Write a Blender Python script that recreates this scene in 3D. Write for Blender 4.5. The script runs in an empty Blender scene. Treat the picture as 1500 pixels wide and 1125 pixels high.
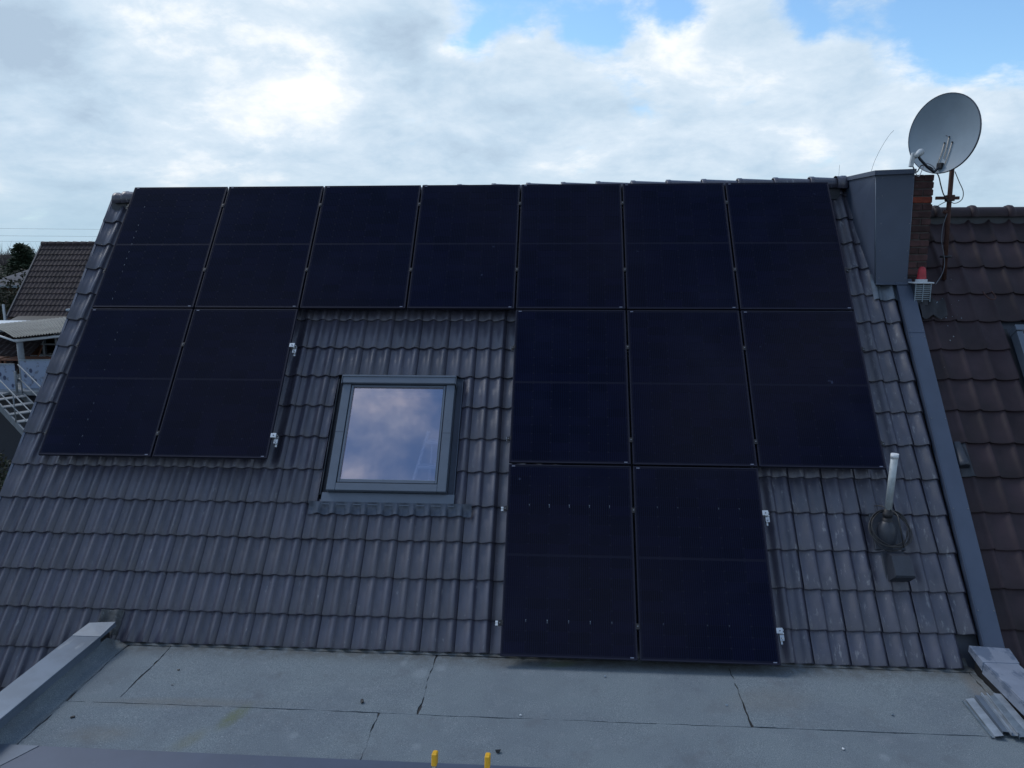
import bpy, bmesh, math, random
from mathutils import Matrix, Vector, noise
random.seed(7)
rnd = random.random
def U(a, b): return a + (b - a) * rnd()

# ------------------------------------------------------------------ camera, sky, sun, exposure
sc = bpy.context.scene
COL = sc.collection
CZ = 7.2                                   # camera height over the garden
PITCH = 0.8997                             # roof pitch (51.5 degrees)
RW = ((0.9977021, -0.0095304, 0.0670800), (0.0677279, 0.1675688, -0.9835312), (-0.0018671, 0.9858143, 0.1678292))
cam = bpy.data.cameras.new('camera'); camo = bpy.data.objects.new('camera', cam); COL.objects.link(camo)
m = Matrix(RW).to_4x4(); m.translation = (0, 0, CZ); camo.matrix_world = m
cam.sensor_width = 36; cam.lens = 36 * 1138.74 / 1500; cam.clip_start = 0.05; cam.clip_end = 6000
sc.camera = camo

SUN_AZ, SUN_EL = math.radians(-58), math.radians(50)      # azimuth from +Y, towards -X
sdir = Vector((math.sin(SUN_AZ) * math.cos(SUN_EL), math.cos(SUN_AZ) * math.cos(SUN_EL), math.sin(SUN_EL)))
world = bpy.data.worlds.new('World'); sc.world = world; world.use_nodes = True
SKY_STRENGTH = 0.15
def build_world():
    nt = world.node_tree; N = nt.nodes; L = nt.links; N.clear()
    def nd(t, **k):
        n = N.new(t)
        for a, b in k.items(): setattr(n, a, b)
        return n
    def math_(op, a, b=None, c=None, clamp=False):
        n = nd('ShaderNodeMath', operation=op, use_clamp=clamp)
        for i, x in enumerate((a, b, c)):
            if x is None: continue
            if isinstance(x, (int, float)): n.inputs[i].default_value = x
            else: L.new(x, n.inputs[i])
        return n.outputs[0]
    sky = nd('ShaderNodeTexSky', sky_type='NISHITA', sun_disc=False, sun_elevation=SUN_EL, sun_rotation=SUN_AZ)
    sky.air_density = 1.0; sky.dust_density = 0.6; sky.ozone_density = 1.5
    tc = nd('ShaderNodeTexCoord'); D = tc.outputs['Generated']
    sep = nd('ShaderNodeSeparateXYZ'); L.new(D, sep.inputs[0])
    dz = math_('MAXIMUM', sep.outputs[2], 0.0)
    den = math_('ADD', dz, 0.34)
    px = math_('DIVIDE', sep.outputs[0], den); py = math_('DIVIDE', sep.outputs[1], den)
    cmb = nd('ShaderNodeCombineXYZ'); L.new(px, cmb.inputs[0]); L.new(py, cmb.inputs[1])
    def nz(scale, detail, rough, off, dist=0.0):
        mp = nd('ShaderNodeMapping'); mp.inputs['Location'].default_value = off
        L.new(cmb.outputs[0], mp.inputs[0])
        n = nd('ShaderNodeTexNoise'); L.new(mp.outputs[0], n.inputs['Vector'])
        n.inputs['Scale'].default_value = scale; n.inputs['Detail'].default_value = detail
        n.inputs['Roughness'].default_value = rough; n.inputs['Distortion'].default_value = dist
        return n.outputs['Fac']
    n1 = nz(2.3, 9, 0.55, (3.1, 1.7, 0.4), 0.25)
    n2 = nz(3.4, 10, 0.60, (9.3, 4.2, 1.4), 0.35)
    n3 = nz(10.0, 9, 0.64, (1.3, 8.2, 2.4), 0.2)
    # individual clouds and gaps of this afternoon's sky: direction, width (degrees), cover, brightness
    spots = SPOTS
    nw = nd('ShaderNodeTexNoise'); L.new(D, nw.inputs['Vector']); nw.inputs['Scale'].default_value = 7.0; nw.inputs['Detail'].default_value = 6
    sb = nd('ShaderNodeVectorMath', operation='SUBTRACT'); L.new(nw.outputs['Color'], sb.inputs[0]); sb.inputs[1].default_value = (.5, .5, .5)
    sc_ = nd('ShaderNodeVectorMath', operation='SCALE'); L.new(sb.outputs[0], sc_.inputs[0]); sc_.inputs['Scale'].default_value = 0.22
    ad_ = nd('ShaderNodeVectorMath', operation='ADD'); L.new(D, ad_.inputs[0]); L.new(sc_.outputs[0], ad_.inputs[1])
    nm_ = nd('ShaderNodeVectorMath', operation='NORMALIZE'); L.new(ad_.outputs[0], nm_.inputs[0]); DW = nm_.outputs[0]
    cov = None; bri = None
    for (dx, dy, dzz), w, c, b in spots:
        v = Vector((dx, dy, dzz)).normalized()
        dt = nd('ShaderNodeVectorMath', operation='DOT_PRODUCT'); L.new(DW, dt.inputs[0]); dt.inputs[1].default_value = v
        k = 1 - math.cos(math.radians(w))
        e = math_('EXPONENT', math_('DIVIDE', math_('SUBTRACT', dt.outputs['Value'], 1.0), k))
        if c: cov = math_('MULTIPLY_ADD', e, c, cov if cov is not None else 0.0)
        if b: bri = math_('MULTIPLY_ADD', e, b, bri if bri is not None else 0.0)
    # density: more closed towards the horizon
    hz = math_('MULTIPLY', math_('SUBTRACT', 0.42, dz), 0.55)
    dens = math_('ADD', math_('ADD', n1, math_('MULTIPLY', math_('SUBTRACT', n3, 0.18), 0.30)), math_('ADD', math_('MAXIMUM', hz, -0.055), cov))
    mr = nd('ShaderNodeMapRange', interpolation_type='SMOOTHSTEP'); L.new(dens, mr.inputs[0])
    mr.inputs[1].default_value = 0.49; mr.inputs[2].default_value = 0.72
    cover = mr.outputs[0]
    # light and shade inside the clouds
    sh = math_('ADD', math_('MULTIPLY', math_('SUBTRACT', n2, 0.5), 1.45), math_('MULTIPLY', math_('SUBTRACT', n3, 0.5), 0.95))
    thick = nd('ShaderNodeMapRange'); L.new(dens, thick.inputs[0]); thick.inputs[1].default_value = 0.62; thick.inputs[2].default_value = 0.95
    sh = math_('SUBTRACT', sh, math_('MULTIPLY', thick.outputs[0], 0.35))
    sh = math_('ADD', math_('ADD', sh, 0.70), bri, clamp=False)
    cr = nd('ShaderNodeValToRGB'); L.new(sh, cr.inputs[0])
    el = cr.color_ramp.elements
    el[0].position = 0.0; el[0].color = (0.45, 0.58, 0.73, 1)
    el[1].position = 1.0; el[1].color = (1.02, 1.05, 1.08, 1)
    e = el.new(0.35); e.color = (0.56, 0.71, 0.86, 1)
    e = el.new(0.7); e.color = (0.72, 0.84, 0.96, 1)
    # pale air low over the horizon
    bgc = nd('ShaderNodeBackground'); L.new(cr.outputs[0], bgc.inputs[0]); bgc.inputs[1].default_value = CLOUD
    tn = nd('ShaderNodeMix', data_type='RGBA', blend_type='MULTIPLY'); tn.inputs[0].default_value = 1; L.new(sky.outputs[0], tn.inputs[6]); tn.inputs[7].default_value = (0.88, 1.10, 1.22, 1)
    bgs = nd('ShaderNodeBackground'); L.new(tn.outputs[2], bgs.inputs[0]); bgs.inputs[1].default_value = SKY_STRENGTH
    bgh = nd('ShaderNodeBackground'); bgh.inputs[0].default_value = (0.47, 0.66, 0.80, 1); bgh.inputs[1].default_value = CLOUD * 0.95
    mx = nd('ShaderNodeMixShader'); L.new(cover, mx.inputs[0]); L.new(bgs.outputs[0], mx.inputs[1]); L.new(bgc.outputs[0], mx.inputs[2])
    hr = nd('ShaderNodeMapRange', interpolation_type='SMOOTHSTEP'); L.new(dz, hr.inputs[0])
    hr.inputs[1].default_value = 0.0; hr.inputs[2].default_value = 0.13; hr.inputs[3].default_value = 0.75; hr.inputs[4].default_value = 0.0
    mh = nd('ShaderNodeMixShader'); L.new(hr.outputs[0], mh.inputs[0]); L.new(mx.outputs[0], mh.inputs[1]); L.new(bgh.outputs[0], mh.inputs[2])
    out = nd('ShaderNodeOutputWorld'); L.new(mh.outputs[0], out.inputs[0])
def pdir(x, y):
    v = Vector(((x - 750) / 1138.74, (562.5 - y) / 1138.74, -1)); return tuple(Matrix(RW) @ v)
CLOUD = 1.0
SPOTS = [
    (pdir(20, 50), 4.4, 0.16, -0.44), (pdir(270, 30), 6.5, 0.10, 0.18), (pdir(520, 60), 4.0, 0.20, 0.05), (pdir(600, 75), 3.0, 0.16, -0.30),
    (pdir(430, 110), 4.0, 0.1, 0.30), (pdir(700, 35), 1.8, -0.22, 0.0), (pdir(345, 80), 1.0, -0.10, 0.0), (pdir(590, 190), 3.0, 0.16, 0.1), (pdir(800, 220), 4.0, 0.12, 0.0), (pdir(60, 300), 4.0, 0.1, 0.0),
    (pdir(840, 25), 3.0, -0.18, 0.0), (pdir(1010, 25), 3.2, -0.20, 0.1), (pdir(1420, 40), 5.0, -0.31, 0.0), (pdir(1200, 0), 3.2, -0.22, 0.0), (pdir(1400, 220), 5.0, 0.12, 0.0), (pdir(1150, 130), 4.0, 0.14, 0.1),
    (pdir(1250, 75), 2.2, 0.14, 0.0), (pdir(960, 90), 3.0, 0.18, 0.25), (pdir(760, 100), 2.5, 0.2, 0.2),
    (pdir(300, 190), 4.0, 0.10, 0.28), (pdir(120, 210), 4.0, 0.1, 0.15), (pdir(250, -180), 9.0, 0.1, 0.3),
]
build_world()
sun = bpy.data.lights.new('sun', 'SUN'); sun.energy = 1.5; sun.angle = math.radians(18); sun.color = (1.0, 0.97, 0.93)
suno = bpy.data.objects.new('sun', sun); COL.objects.link(suno)
suno.rotation_mode = 'QUATERNION'; suno.rotation_quaternion = sdir.to_track_quat('Z', 'Y'); suno.location = (-20, 20, 30)
sc.view_settings.view_transform = 'Standard'; sc.view_settings.look = 'None'
sc.view_settings.exposure = 0.0; sc.view_settings.gamma = 1; sc.view_settings.use_curve_mapping = False

# ------------------------------------------------------------------ helpers
def rp(x, y, z): return Vector((x, y, z + CZ))          # a point measured from eye level
I4 = Matrix.Identity(4)
MR = Matrix.Translation((-5.13685, 9.20614, 0.77186 + CZ)) @ Matrix.Rotation(PITCH, 4, 'X')   # roof frame: x along ridge, -y down the slope, z out
def link(name, data, parent=None, M=I4):
    o = bpy.data.objects.new(name, data); COL.objects.link(o)
    if parent: o.parent = parent
    o.matrix_basis = M
    return o
def tag(o, label=None, cat=None, group=None, kind=None):
    if label: o['label'] = label
    if cat: o['category'] = cat
    if group: o['group'] = group
    if kind: o['kind'] = kind
    return o
def thing(name, label, cat, loc=(0, 0, 0), group=None, M=None):
    return tag(link(name, None, None, M if M is not None else Matrix.Translation(loc)), label, cat, group)
class MB:
    def __init__(s): s.v = []; s.f = []; s.m = []; s.sm = []
    def add(s, vs, fs, mi=0, smooth=False):
        b = len(s.v); s.v += [tuple(v) for v in vs]
        for f in fs: s.f.append([b + i for i in f]); s.m.append(mi); s.sm.append(smooth)
        return s
    def box(s, x0, y0, z0, x1, y1, z1, mi=0, M=None, b=0.0):
        if x0 > x1: x0, x1 = x1, x0
        if y0 > y1: y0, y1 = y1, y0
        if z0 > z1: z0, z1 = z1, z0
        if b > 0:
            pts = []
            for X, dx in ((x0, b), (x1, -b)):
                for Y, dy in ((y0, b), (y1, -b)):
                    for Z, dz in ((z0, b), (z1, -b)):
                        pts += [(X, Y + dy, Z + dz), (X + dx, Y, Z + dz), (X + dx, Y + dy, Z)]
            return s.hull(pts, mi, M)
        vs = [Vector((x, y, z)) for z in (z0, z1) for y in (y0, y1) for x in (x0, x1)]
        if M is not None: vs = [M @ v for v in vs]
        return s.add(vs, [(0, 2, 3, 1), (4, 5, 7, 6), (0, 1, 5, 4), (2, 6, 7, 3), (0, 4, 6, 2), (1, 3, 7, 5)], mi)
    def hull(s, pts, mi=0, M=None):
        bm = bmesh.new()
        for p in pts: bm.verts.new(p)
        r = bmesh.ops.convex_hull(bm, input=bm.verts)
        bmesh.ops.dissolve_limit(bm, angle_limit=0.01, verts=bm.verts, edges=bm.edges)
        bm.verts.index_update()
        vs = [v.co.copy() for v in bm.verts]
        if M is not None: vs = [M @ v for v in vs]
        fs = [[v.index for v in f.verts] for f in bm.faces]
        bm.free(); return s.add(vs, fs, mi)
    def tube(s, pts, r, n=8, mi=0, caps=True, smooth=True):
        pts = [Vector(p) for p in pts]; rs = r if isinstance(r, (list, tuple)) else [r] * len(pts)
        t0 = (pts[1] - pts[0]).normalized()
        a = t0.orthogonal().normalized(); vs = []
        for i, p in enumerate(pts):
            t = (pts[min(i + 1, len(pts) - 1)] - pts[max(i - 1, 0)]).normalized()
            a = (a - t * a.dot(t)).normalized(); c = t.cross(a)
            for k in range(n):
                w = 2 * math.pi * k / n; vs.append(p + (a * math.cos(w) + c * math.sin(w)) * rs[i])
        fs = [(i * n + k, i * n + (k + 1) % n, (i + 1) * n + (k + 1) % n, (i + 1) * n + k) for i in range(len(pts) - 1) for k in range(n)]
        s.add(vs, fs, mi, smooth)
        if caps:
            b = len(s.v) - len(vs)
            s.f.append([b + k for k in range(n)][::-1]); s.m.append(mi); s.sm.append(False)
            s.f.append([b + (len(pts) - 1) * n + k for k in range(n)]); s.m.append(mi); s.sm.append(False)
        return s
    def lathe(s, prof, n=24, mi=0, M=None, smooth=True, sx=1, sy=1):
        vs = []
        for r, z in prof:
            for k in range(n):
                w = 2 * math.pi * k / n; vs.append(Vector((r * math.cos(w) * sx, r * math.sin(w) * sy, z)))
        if M is not None: vs = [M @ v for v in vs]
        fs = [(i * n + k, i * n + (k + 1) % n, (i + 1) * n + (k + 1) % n, (i + 1) * n + k) for i in range(len(prof) - 1) for k in range(n)]
        return s.add(vs, fs, mi, smooth)
    def sheet(s, rows, mi=0, smooth=True, closed=False):
        n = len(rows[0]); vs = [p for r in rows for p in r]
        fs = [(i * n + k, i * n + k + 1, (i + 1) * n + k + 1, (i + 1) * n + k) for i in range(len(rows) - 1) for k in range(n - 1)]
        return s.add(vs, fs, mi, smooth)
    def prism(s, poly, a, b, axis=0, mi=0):
        """poly in the two other axes, extruded from a to b along axis"""
        def P(t, q):
            if axis == 0: return (t, q[0], q[1])
            if axis == 1: return (q[0], t, q[1])
            return (q[0], q[1], t)
        n = len(poly); vs = [P(a, q) for q in poly] + [P(b, q) for q in poly]
        fs = [list(range(n))[::-1], list(range(n, 2 * n))] + [(i, (i + 1) % n, n + (i + 1) % n, n + i) for i in range(n)]
        return s.add(vs, fs, mi)
    def mesh(s, name, mats, off=None):
        me = bpy.data.meshes.new(name)
        vs = s.v if off is None else [(v[0] - off[0], v[1] - off[1], v[2] - off[2]) for v in s.v]
        me.from_pydata(vs, [], s.f)
        for mm in (mats if isinstance(mats, (list, tuple)) else [mats]): me.materials.append(mm)
        me.polygons.foreach_set('material_index', s.m); me.polygons.foreach_set('use_smooth', s.sm)
        me.update()
        bm = bmesh.new(); bm.from_mesh(me); bmesh.ops.recalc_face_normals(bm, faces=bm.faces) if s.closed_ else None
        if s.closed_: bm.to_mesh(me)
        bm.free(); return me
    closed_ = True
    def open(s): s.closed_ = False; return s
    def obj(s, name, mats, parent=None, M=I4, off=None): return link(name, s.mesh(name, mats, off), parent, M)

def thing_at(name, label, cat, loc, group=None):
    t = thing(name, label, cat, loc, group); return t, Vector(loc)

# ------------------------------------------------------------------ materials
def mat(name, col, rough=0.7, var=0.0, nscale=8.0, col2=None, spec=0.5, metal=0.0, bump=0.0, bscale=60.0, rand=0.0,
        spots=None, coord='Object', stretch=None, coat=0.0, extra=None):
    m = bpy.data.materials.new(name); m.use_nodes = True; nt = m.node_tree; N = nt.nodes; L = nt.links
    bs = N['Principled BSDF']
    bs.inputs['Roughness'].default_value = rough; bs.inputs['Metallic'].default_value = metal
    bs.inputs['Specular IOR Level'].default_value = spec
    if coat: bs.inputs['Coat Weight'].default_value = coat; bs.inputs['Coat Roughness'].default_value = 0.15
    tc = N.new('ShaderNodeTexCoord')
    if coord == 'World':
        g = N.new('ShaderNodeNewGeometry'); V = g.outputs['Position']
    else: V = tc.outputs['Object']
    if stretch:
        mp = N.new('ShaderNodeMapping'); mp.inputs['Scale'].default_value = stretch; L.new(V, mp.inputs[0]); V = mp.outputs[0]
    def mixc(f, a, b):
        n = N.new('ShaderNodeMix'); n.data_type = 'RGBA'
        for i, x in ((0, f), (6, a), (7, b)):
            if hasattr(x, 'default_value'): L.new(x, n.inputs[i])
            elif isinstance(x, (int, float)): n.inputs[i].default_value = x
            else: n.inputs[i].default_value = (*x, 1)
        return n.outputs[2]
    def nz(scale, detail=6, rough_=0.6, vec=None):
        n = N.new('ShaderNodeTexNoise'); n.inputs['Scale'].default_value = scale; n.inputs['Detail'].default_value = detail
        n.inputs['Roughness'].default_value = rough_; L.new(vec or V, n.inputs['Vector']); return n.outputs['Fac']
    def ramp(f, a, b, lo=0.0, hi=1.0):
        n = N.new('ShaderNodeMapRange'); n.interpolation_type = 'SMOOTHSTEP'; L.new(f, n.inputs[0])
        for i, x in enumerate((a, b, lo, hi)): n.inputs[i + 1].default_value = x
        return n.outputs[0]
    c = None
    if var or col2:
        c2 = col2 or tuple(x * (1 - var) for x in col)
        c = mixc(ramp(nz(nscale), 0.35, 0.65), col, c2)
    else:
        rgb = N.new('ShaderNodeRGB'); rgb.outputs[0].default_value = (*col, 1); c = rgb.outputs[0]
    if rand:
        oi = N.new('ShaderNodeObjectInfo')
        hs = N.new('ShaderNodeHueSaturation'); L.new(c, hs.inputs['Color'])
        L.new(ramp(oi.outputs['Random'], 0, 1, 1 - rand, 1 + rand), hs.inputs['Value']); c = hs.outputs[0]
        # a random offset per piece so that neighbours do not share a pattern
    for sp in spots or []:      # (scale, lo, hi, colour, strength, stretch)
        v2 = V
        if len(sp) > 5 and sp[5]:
            mp = N.new('ShaderNodeMapping'); mp.inputs['Scale'].default_value = sp[5]; L.new(V, mp.inputs[0]); v2 = mp.outputs[0]
        c = mixc(ramp(nz(sp[0], 5, 0.65, v2), sp[1], sp[2], 0, sp[4]), c, sp[3])
    if extra: c = extra(N, L, V, c, mixc, nz, ramp, bs)
    L.new(c, bs.inputs['Base Color'])
    if bump:
        b = N.new('ShaderNodeBump'); b.inputs['Strength'].default_value = bump; b.inputs['Distance'].default_value = 0.004
        L.new(nz(bscale, 4), b.inputs['Height']); L.new(b.outputs[0], bs.inputs['Normal'])
    return m
M_ = {}
def roof_lime(N, L, V, c, mixc, nz, ramp, bs):
    # limescale and mortar streaks, heavier on the right hand third of the roof, and round roughness wear
    g = N.new('ShaderNodeNewGeometry'); sp = N.new('ShaderNodeSeparateXYZ'); L.new(g.outputs['Position'], sp.inputs[0])
    mp = N.new('ShaderNodeMapping'); mp.inputs['Scale'].default_value = (1.0, 0.30, 0.24); L.new(g.outputs['Position'], mp.inputs[0])
    a = nz(26, 6, 0.72, mp.outputs[0])
    thr = N.new('ShaderNodeMath'); thr.operation = 'ADD'
    L.new(a, thr.inputs[0])
    L.new(ramp(sp.outputs[0], 1.2, 2.2, 0.0, 0.055), thr.inputs[1])
    k = ramp(thr.outputs[0], 0.62, 0.72, 0, 0.45)
    c = mixc(k, c, (0.30, 0.31, 0.33))
    b = nz(2.2, 4, 0.6, g.outputs['Position'])
    c = mixc(ramp(b, 0.4, 0.75, 0, 0.35), c, (0.080, 0.078, 0.096))
    # tiny pale specks
    v = nz(95, 2, 0.5, g.outputs['Position'])
    c = mixc(ramp(v, 0.73, 0.78, 0, 0.5), c, (0.4, 0.42, 0.44))
    L.new(ramp(b, 0.3, 0.7, 0.33, 0.46), bs.inputs['Roughness'])
    return c
M_['tile'] = mat('anthracite_tile', (0.049, 0.050, 0.077), 0.40, 0.25, 5, spec=0.75, bump=0.4, bscale=110, rand=0.12, extra=roof_lime)
M_['nbtile'] = mat('brown_concrete_tile', (0.032, 0.020, 0.026), 0.6, 0.3, 4, spec=0.3, bump=0.5, bscale=120, rand=0.2, coord='World',
                   spots=[(18, 0.66, 0.8, (0.06, 0.046, 0.05), 0.5, (1, .4, .3)), (3, 0.5, 0.8, (0.02, 0.016, 0.019), 0.6)])
def sand(N, L, V, c, mixc, nz, ramp, bs):
    g = N.new('ShaderNodeNewGeometry'); sp = N.new('ShaderNodeSeparateXYZ'); L.new(g.outputs['Position'], sp.inputs[0])
    P = g.outputs['Position']
    c = mixc(ramp(nz(1.3, 5, 0.6, P), 0.35, 0.7, 0, 0.65), c, (0.125, 0.15, 0.18))
    c = mixc(ramp(nz(5.5, 6, 0.7, P), 0.5, 0.8, 0, 0.5), c, (0.25, 0.28, 0.31))
    c = mixc(ramp(nz(170, 3, 0.6, P), 0.42, 0.62, 0, 0.75), c, (0.08, 0.095, 0.11))
    c = mixc(ramp(nz(120, 3, 0.6, P), 0.62, 0.72, 0, 0.75), c, (0.40, 0.43, 0.46))
    c = mixc(ramp(nz(9, 5, 0.65, P), 0.62, 0.74, 0, 0.35), c, (0.09, 0.10, 0.105))
    c = mixc(ramp(nz(3.2, 8, 0.72, P), 0.52, 0.68, 0, 0.45), c, (0.105, 0.115, 0.13))
    c = mixc(ramp(nz(28, 5, 0.7, P), 0.60, 0.72, 0, 0.35), c, (0.08, 0.085, 0.09))
    # dirt washed from the eaves
    e = N.new('ShaderNodeMath'); e.operation = 'MULTIPLY'
    L.new(ramp(sp.outputs[1], 5.85, 6.2, 0, 1), e.inputs[0]); L.new(ramp(nz(14, 5, 0.7, P), 0.3, 0.6, 0.25, 1), e.inputs[1])
    c = mixc(e.outputs[0], c, (0.075, 0.075, 0.072))
    # the algae run towards the front edge
    def gauss(x0, y0, sx, sy, sk):
        vm = N.new('ShaderNodeVectorMath'); vm.operation = 'SUBTRACT'; L.new(P, vm.inputs[0]); vm.inputs[1].default_value = (x0, y0, CZ - 3.4)
        mp = N.new('ShaderNodeMapping'); mp.vector_type = 'TEXTURE'; mp.inputs['Rotation'].default_value = (0, 0, sk); mp.inputs['Scale'].default_value = (sx, sy, 99)
        L.new(vm.outputs[0], mp.inputs[0])
        ln = N.new('ShaderNodeVectorMath'); ln.operation = 'LENGTH'; L.new(mp.outputs[0], ln.inputs[0])
        return ramp(ln.outputs['Value'], 0.2, 1.0, 1, 0)
    def patch(c, args, colr, k):
        mu = N.new('ShaderNodeMath'); mu.operation = 'MULTIPLY'; L.new(gauss(*args), mu.inputs[0]); L.new(ramp(nz(20, 5, 0.7, P), 0.25, 0.65, 0.2, k), mu.inputs[1])
        return mixc(mu.outputs[0], c, colr)
    c = patch(c, (-2.42, 5.12, 0.10, 0.24, -0.30), (0.11, 0.125, 0.045), 0.6)
    c = patch(c, (-2.62, 4.82, 0.10, 0.22, -0.5), (0.13, 0.13, 0.075), 0.4)
    c = patch(c, (-2.9, 5.27, 1.0, 0.10, 0.05), (0.15, 0.14, 0.12), 0.4)
    c = patch(c, (-3.3, 4.85, 0.4, 0.15, 0.1), (0.14, 0.13, 0.11), 0.4)
    c = patch(c, (3.28, 5.85, 0.12, 0.35, 0.0), (0.17, 0.145, 0.12), 0.5)
    c = patch(c, (1.6, 5.6, 0.5, 0.25, 0.2), (0.14, 0.135, 0.125), 0.35)
    c = patch(c, (-0.02, 6.02, 0.22, 0.07, 0.2), (0.10, 0.13, 0.05), 0.5)
    for x0, y0, r in ((-1.32, 5.95, .05), (-1.0, 5.9, .07), (-1.15, 5.8, .09), (-1.9, 4.93, .05), (-1.0, 4.86, .05), (2.2, 4.95, .05)):
        c = patch(c, (x0, y0, r, r * 1.2, 0), (0.27, 0.31, 0.34), 0.35)
    return c
M_['sand'] = mat('sanded_bitumen', (0.175, 0.212, 0.235), 0.9, spec=0.25, bump=0.6, bscale=300, extra=sand, coord='World')
M_['bitumen'] = mat('black_bitumen', (0.012, 0.012, 0.014), 0.6, 0.3, 20, bump=0.4)
M_['zinc'] = mat('coated_sheet_metal', (0.056, 0.075, 0.118), 0.5, 0.12, 3, spec=0.45, metal=0.0, coord='World',
                 spots=[(12, 0.62, 0.8, (0.12, 0.14, 0.17), 0.4), (60, .7, .78, (.16, .18, .2), .5)], bump=0.06, bscale=12)
M_['dullzinc'] = mat('weathered_zinc', (0.13, 0.165, 0.215), 0.45, 0.25, 2.5, spec=0.5, metal=0.2, coord='World',
                 spots=[(5, 0.55, 0.75, (0.10, 0.12, 0.15), 0.6), (9, 0.6, 0.72, (0.26, 0.28, 0.30), 0.6, (1, .3, 1))], bump=0.1, bscale=10)
M_['wetzinc'] = mat('wet_zinc', (0.26, 0.30, 0.38), 0.2, 0.2, 3, metal=0.15, coord='World', spots=[(7, 0.5, 0.6, (0.10, 0.13, 0.19), 0.8, (1, .5, 1))])
M_['winframe'] = mat('window_cladding_grey', (0.105, 0.128, 0.165), 0.38, 0.08, 6, spec=0.5, metal=0.2)
M_['alu'] = mat('bare_aluminium', (0.62, 0.64, 0.66), 0.3, 0.15, 20, metal=0.9)
M_['galv2'] = mat('bright_galvanised_steel', (0.32, 0.37, 0.43), 0.4, 0.3, 9, metal=0.35)
M_['dirtylead'] = mat('dirty_lead', (0.05, 0.055, 0.06), 0.6, 0.5, 25, bump=.5, spots=[(40, .55, .7, (.14, .15, .16), .7)])
M_['boltsteel'] = mat('dull_bolt', (0.16, 0.17, 0.19), 0.5, metal=0.5)
M_['ladder'] = mat('brushed_aluminium_ladder', (0.8, 0.82, 0.85), 0.6)
M_['steel'] = mat('stainless_steel', (0.5, 0.52, 0.55), 0.28, metal=1.0)
M_['galv'] = mat('galvanised_steel', (0.26, 0.32, 0.38), 0.4, 0.3, 12, metal=0.6, spots=[(30, .6, .75, (.45, .48, .5), .5)])
M_['black'] = mat('black_plastic', (0.010, 0.010, 0.014), 0.6, 0.2, 20)
M_['black2'] = mat('charcoal_plastic', (0.026, 0.032, 0.046), 0.5, 0.2, 20, bump=.1)
M_['frame'] = mat('black_anodised_frame', (0.017, 0.018, 0.032), 0.5, spec=0.12)
M_['back'] = mat('black_backsheet', (0.007, 0.008, 0.020), 0.3, spec=0.1)
M_['pipe'] = mat('grey_pipe', (0.42, 0.46, 0.48), 0.5, 0.25, 14, spots=[(30, .62, .7, (.22, .24, .24), .7), (50, .66, .75, (.65, .67, .68), .8)])
M_['pipecap'] = mat('white_pipe_cap', (0.62, 0.64, 0.66), 0.5)
M_['dish'] = mat('dish_grey', (0.215, 0.27, 0.32), 0.48, 0.10, 4, spec=0.4)
M_['dishrim'] = mat('dish_rim', (0.05, 0.055, 0.075), 0.45)
M_['white'] = mat('white_plastic', (0.5, 0.53, 0.56), 0.45, 0.15, 20)
M_['lnb'] = mat('lnb_grey', (0.45, 0.48, 0.5), 0.5, 0.15, 20)
M_['rust'] = mat('rusty_steel', (0.075, 0.032, 0.026), 0.75, 0.4, 14, metal=0.2, bump=.3, spots=[(20, .6, .7, (.13, .10, .10), .6)])
M_['mortar'] = mat('mortar', (0.075, 0.065, 0.062), 0.95, 0.3, 20, bump=.6)
M_['brick'] = mat('sooty_brick', (0.075, 0.036, 0.036), 0.9, 0.5, 9, rand=0.35, bump=.8, coord='World', spots=[(11, .6, .75, (.17, .13, .13), .5)])
M_['brickred'] = mat('red_brick', (0.24, 0.05, 0.028), 0.9, 0.4, 14, bump=.8)
M_['red'] = mat('red_plastic', (0.42, 0.022, 0.035), 0.5, 0.35, 14)
M_['yellow'] = mat('yellow_cap', (0.78, 0.42, 0.02), 0.5, 0.15, 30)
M_['tan'] = mat('pale_rod', (0.50, 0.44, 0.38), 0.5)
M_['plaster'] = mat('pale_plaster', (0.42, 0.40, 0.36), 0.9, 0.2, 3, bump=.4)
M_['redwall'] = mat('brown_brick_wall', (0.12, 0.062, 0.045), 0.9, 0.4, 5)
M_['room'] = mat('white_room_paint', (0.75, 0.75, 0.76), 0.9)
M_['farTile'] = mat('old_brown_tile', (0.034, 0.023, 0.025), 0.85, 0.45, 1.6, coord='World', spots=[(9, .64, .72, (.10, .08, .075), .6), (2.0, .6, .7, (.03, .025, .028), .7)])
M_['greyTile'] = mat('old_grey_tile', (0.085, 0.085, 0.10), 0.85, 0.3, 2, coord='World')
M_['lead'] = mat('lead_flashing', (0.12, 0.145, 0.175), 0.4, 0.3, 9, metal=0.4, coord='World')
M_['apron'] = mat('pleated_apron', (0.062, 0.076, 0.106), 0.45, 0.2, 18, metal=0.3, coord='World')
M_['poly'] = mat('weathered_corrugated_plastic', (0.14, 0.138, 0.12), 0.7, 0.35, 1.3, coord='World')
M_['wood'] = mat('brown_wood', (0.16, 0.062, 0.032), 0.7, 0.4, 8)
M_['deck'] = mat('deck_board', (0.22, 0.24, 0.26), 0.8, 0.3, 4)
M_['post'] = mat('grey_post', (0.16, 0.18, 0.20), 0.6, 0.2, 5)
M_['bark'] = mat('bark', (0.05, 0.04, 0.035), 0.95, 0.3, 5)
M_['needle'] = mat('conifer_needles', (0.020, 0.036, 0.022), 0.8, 0.5, 1.5, spec=.2, coord='World', col2=(0.045, 0.06, 0.035))
M_['bush'] = mat('dark_shrub_leaves', (0.018, 0.028, 0.016), 0.8, 0.5, 2, spec=.2, coord='World', col2=(0.045, 0.04, 0.03))
M_['twig'] = mat('bare_twigs', (0.10, 0.085, 0.085), 0.95, 0.3, 0.5, spec=.1, coord='World')
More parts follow.
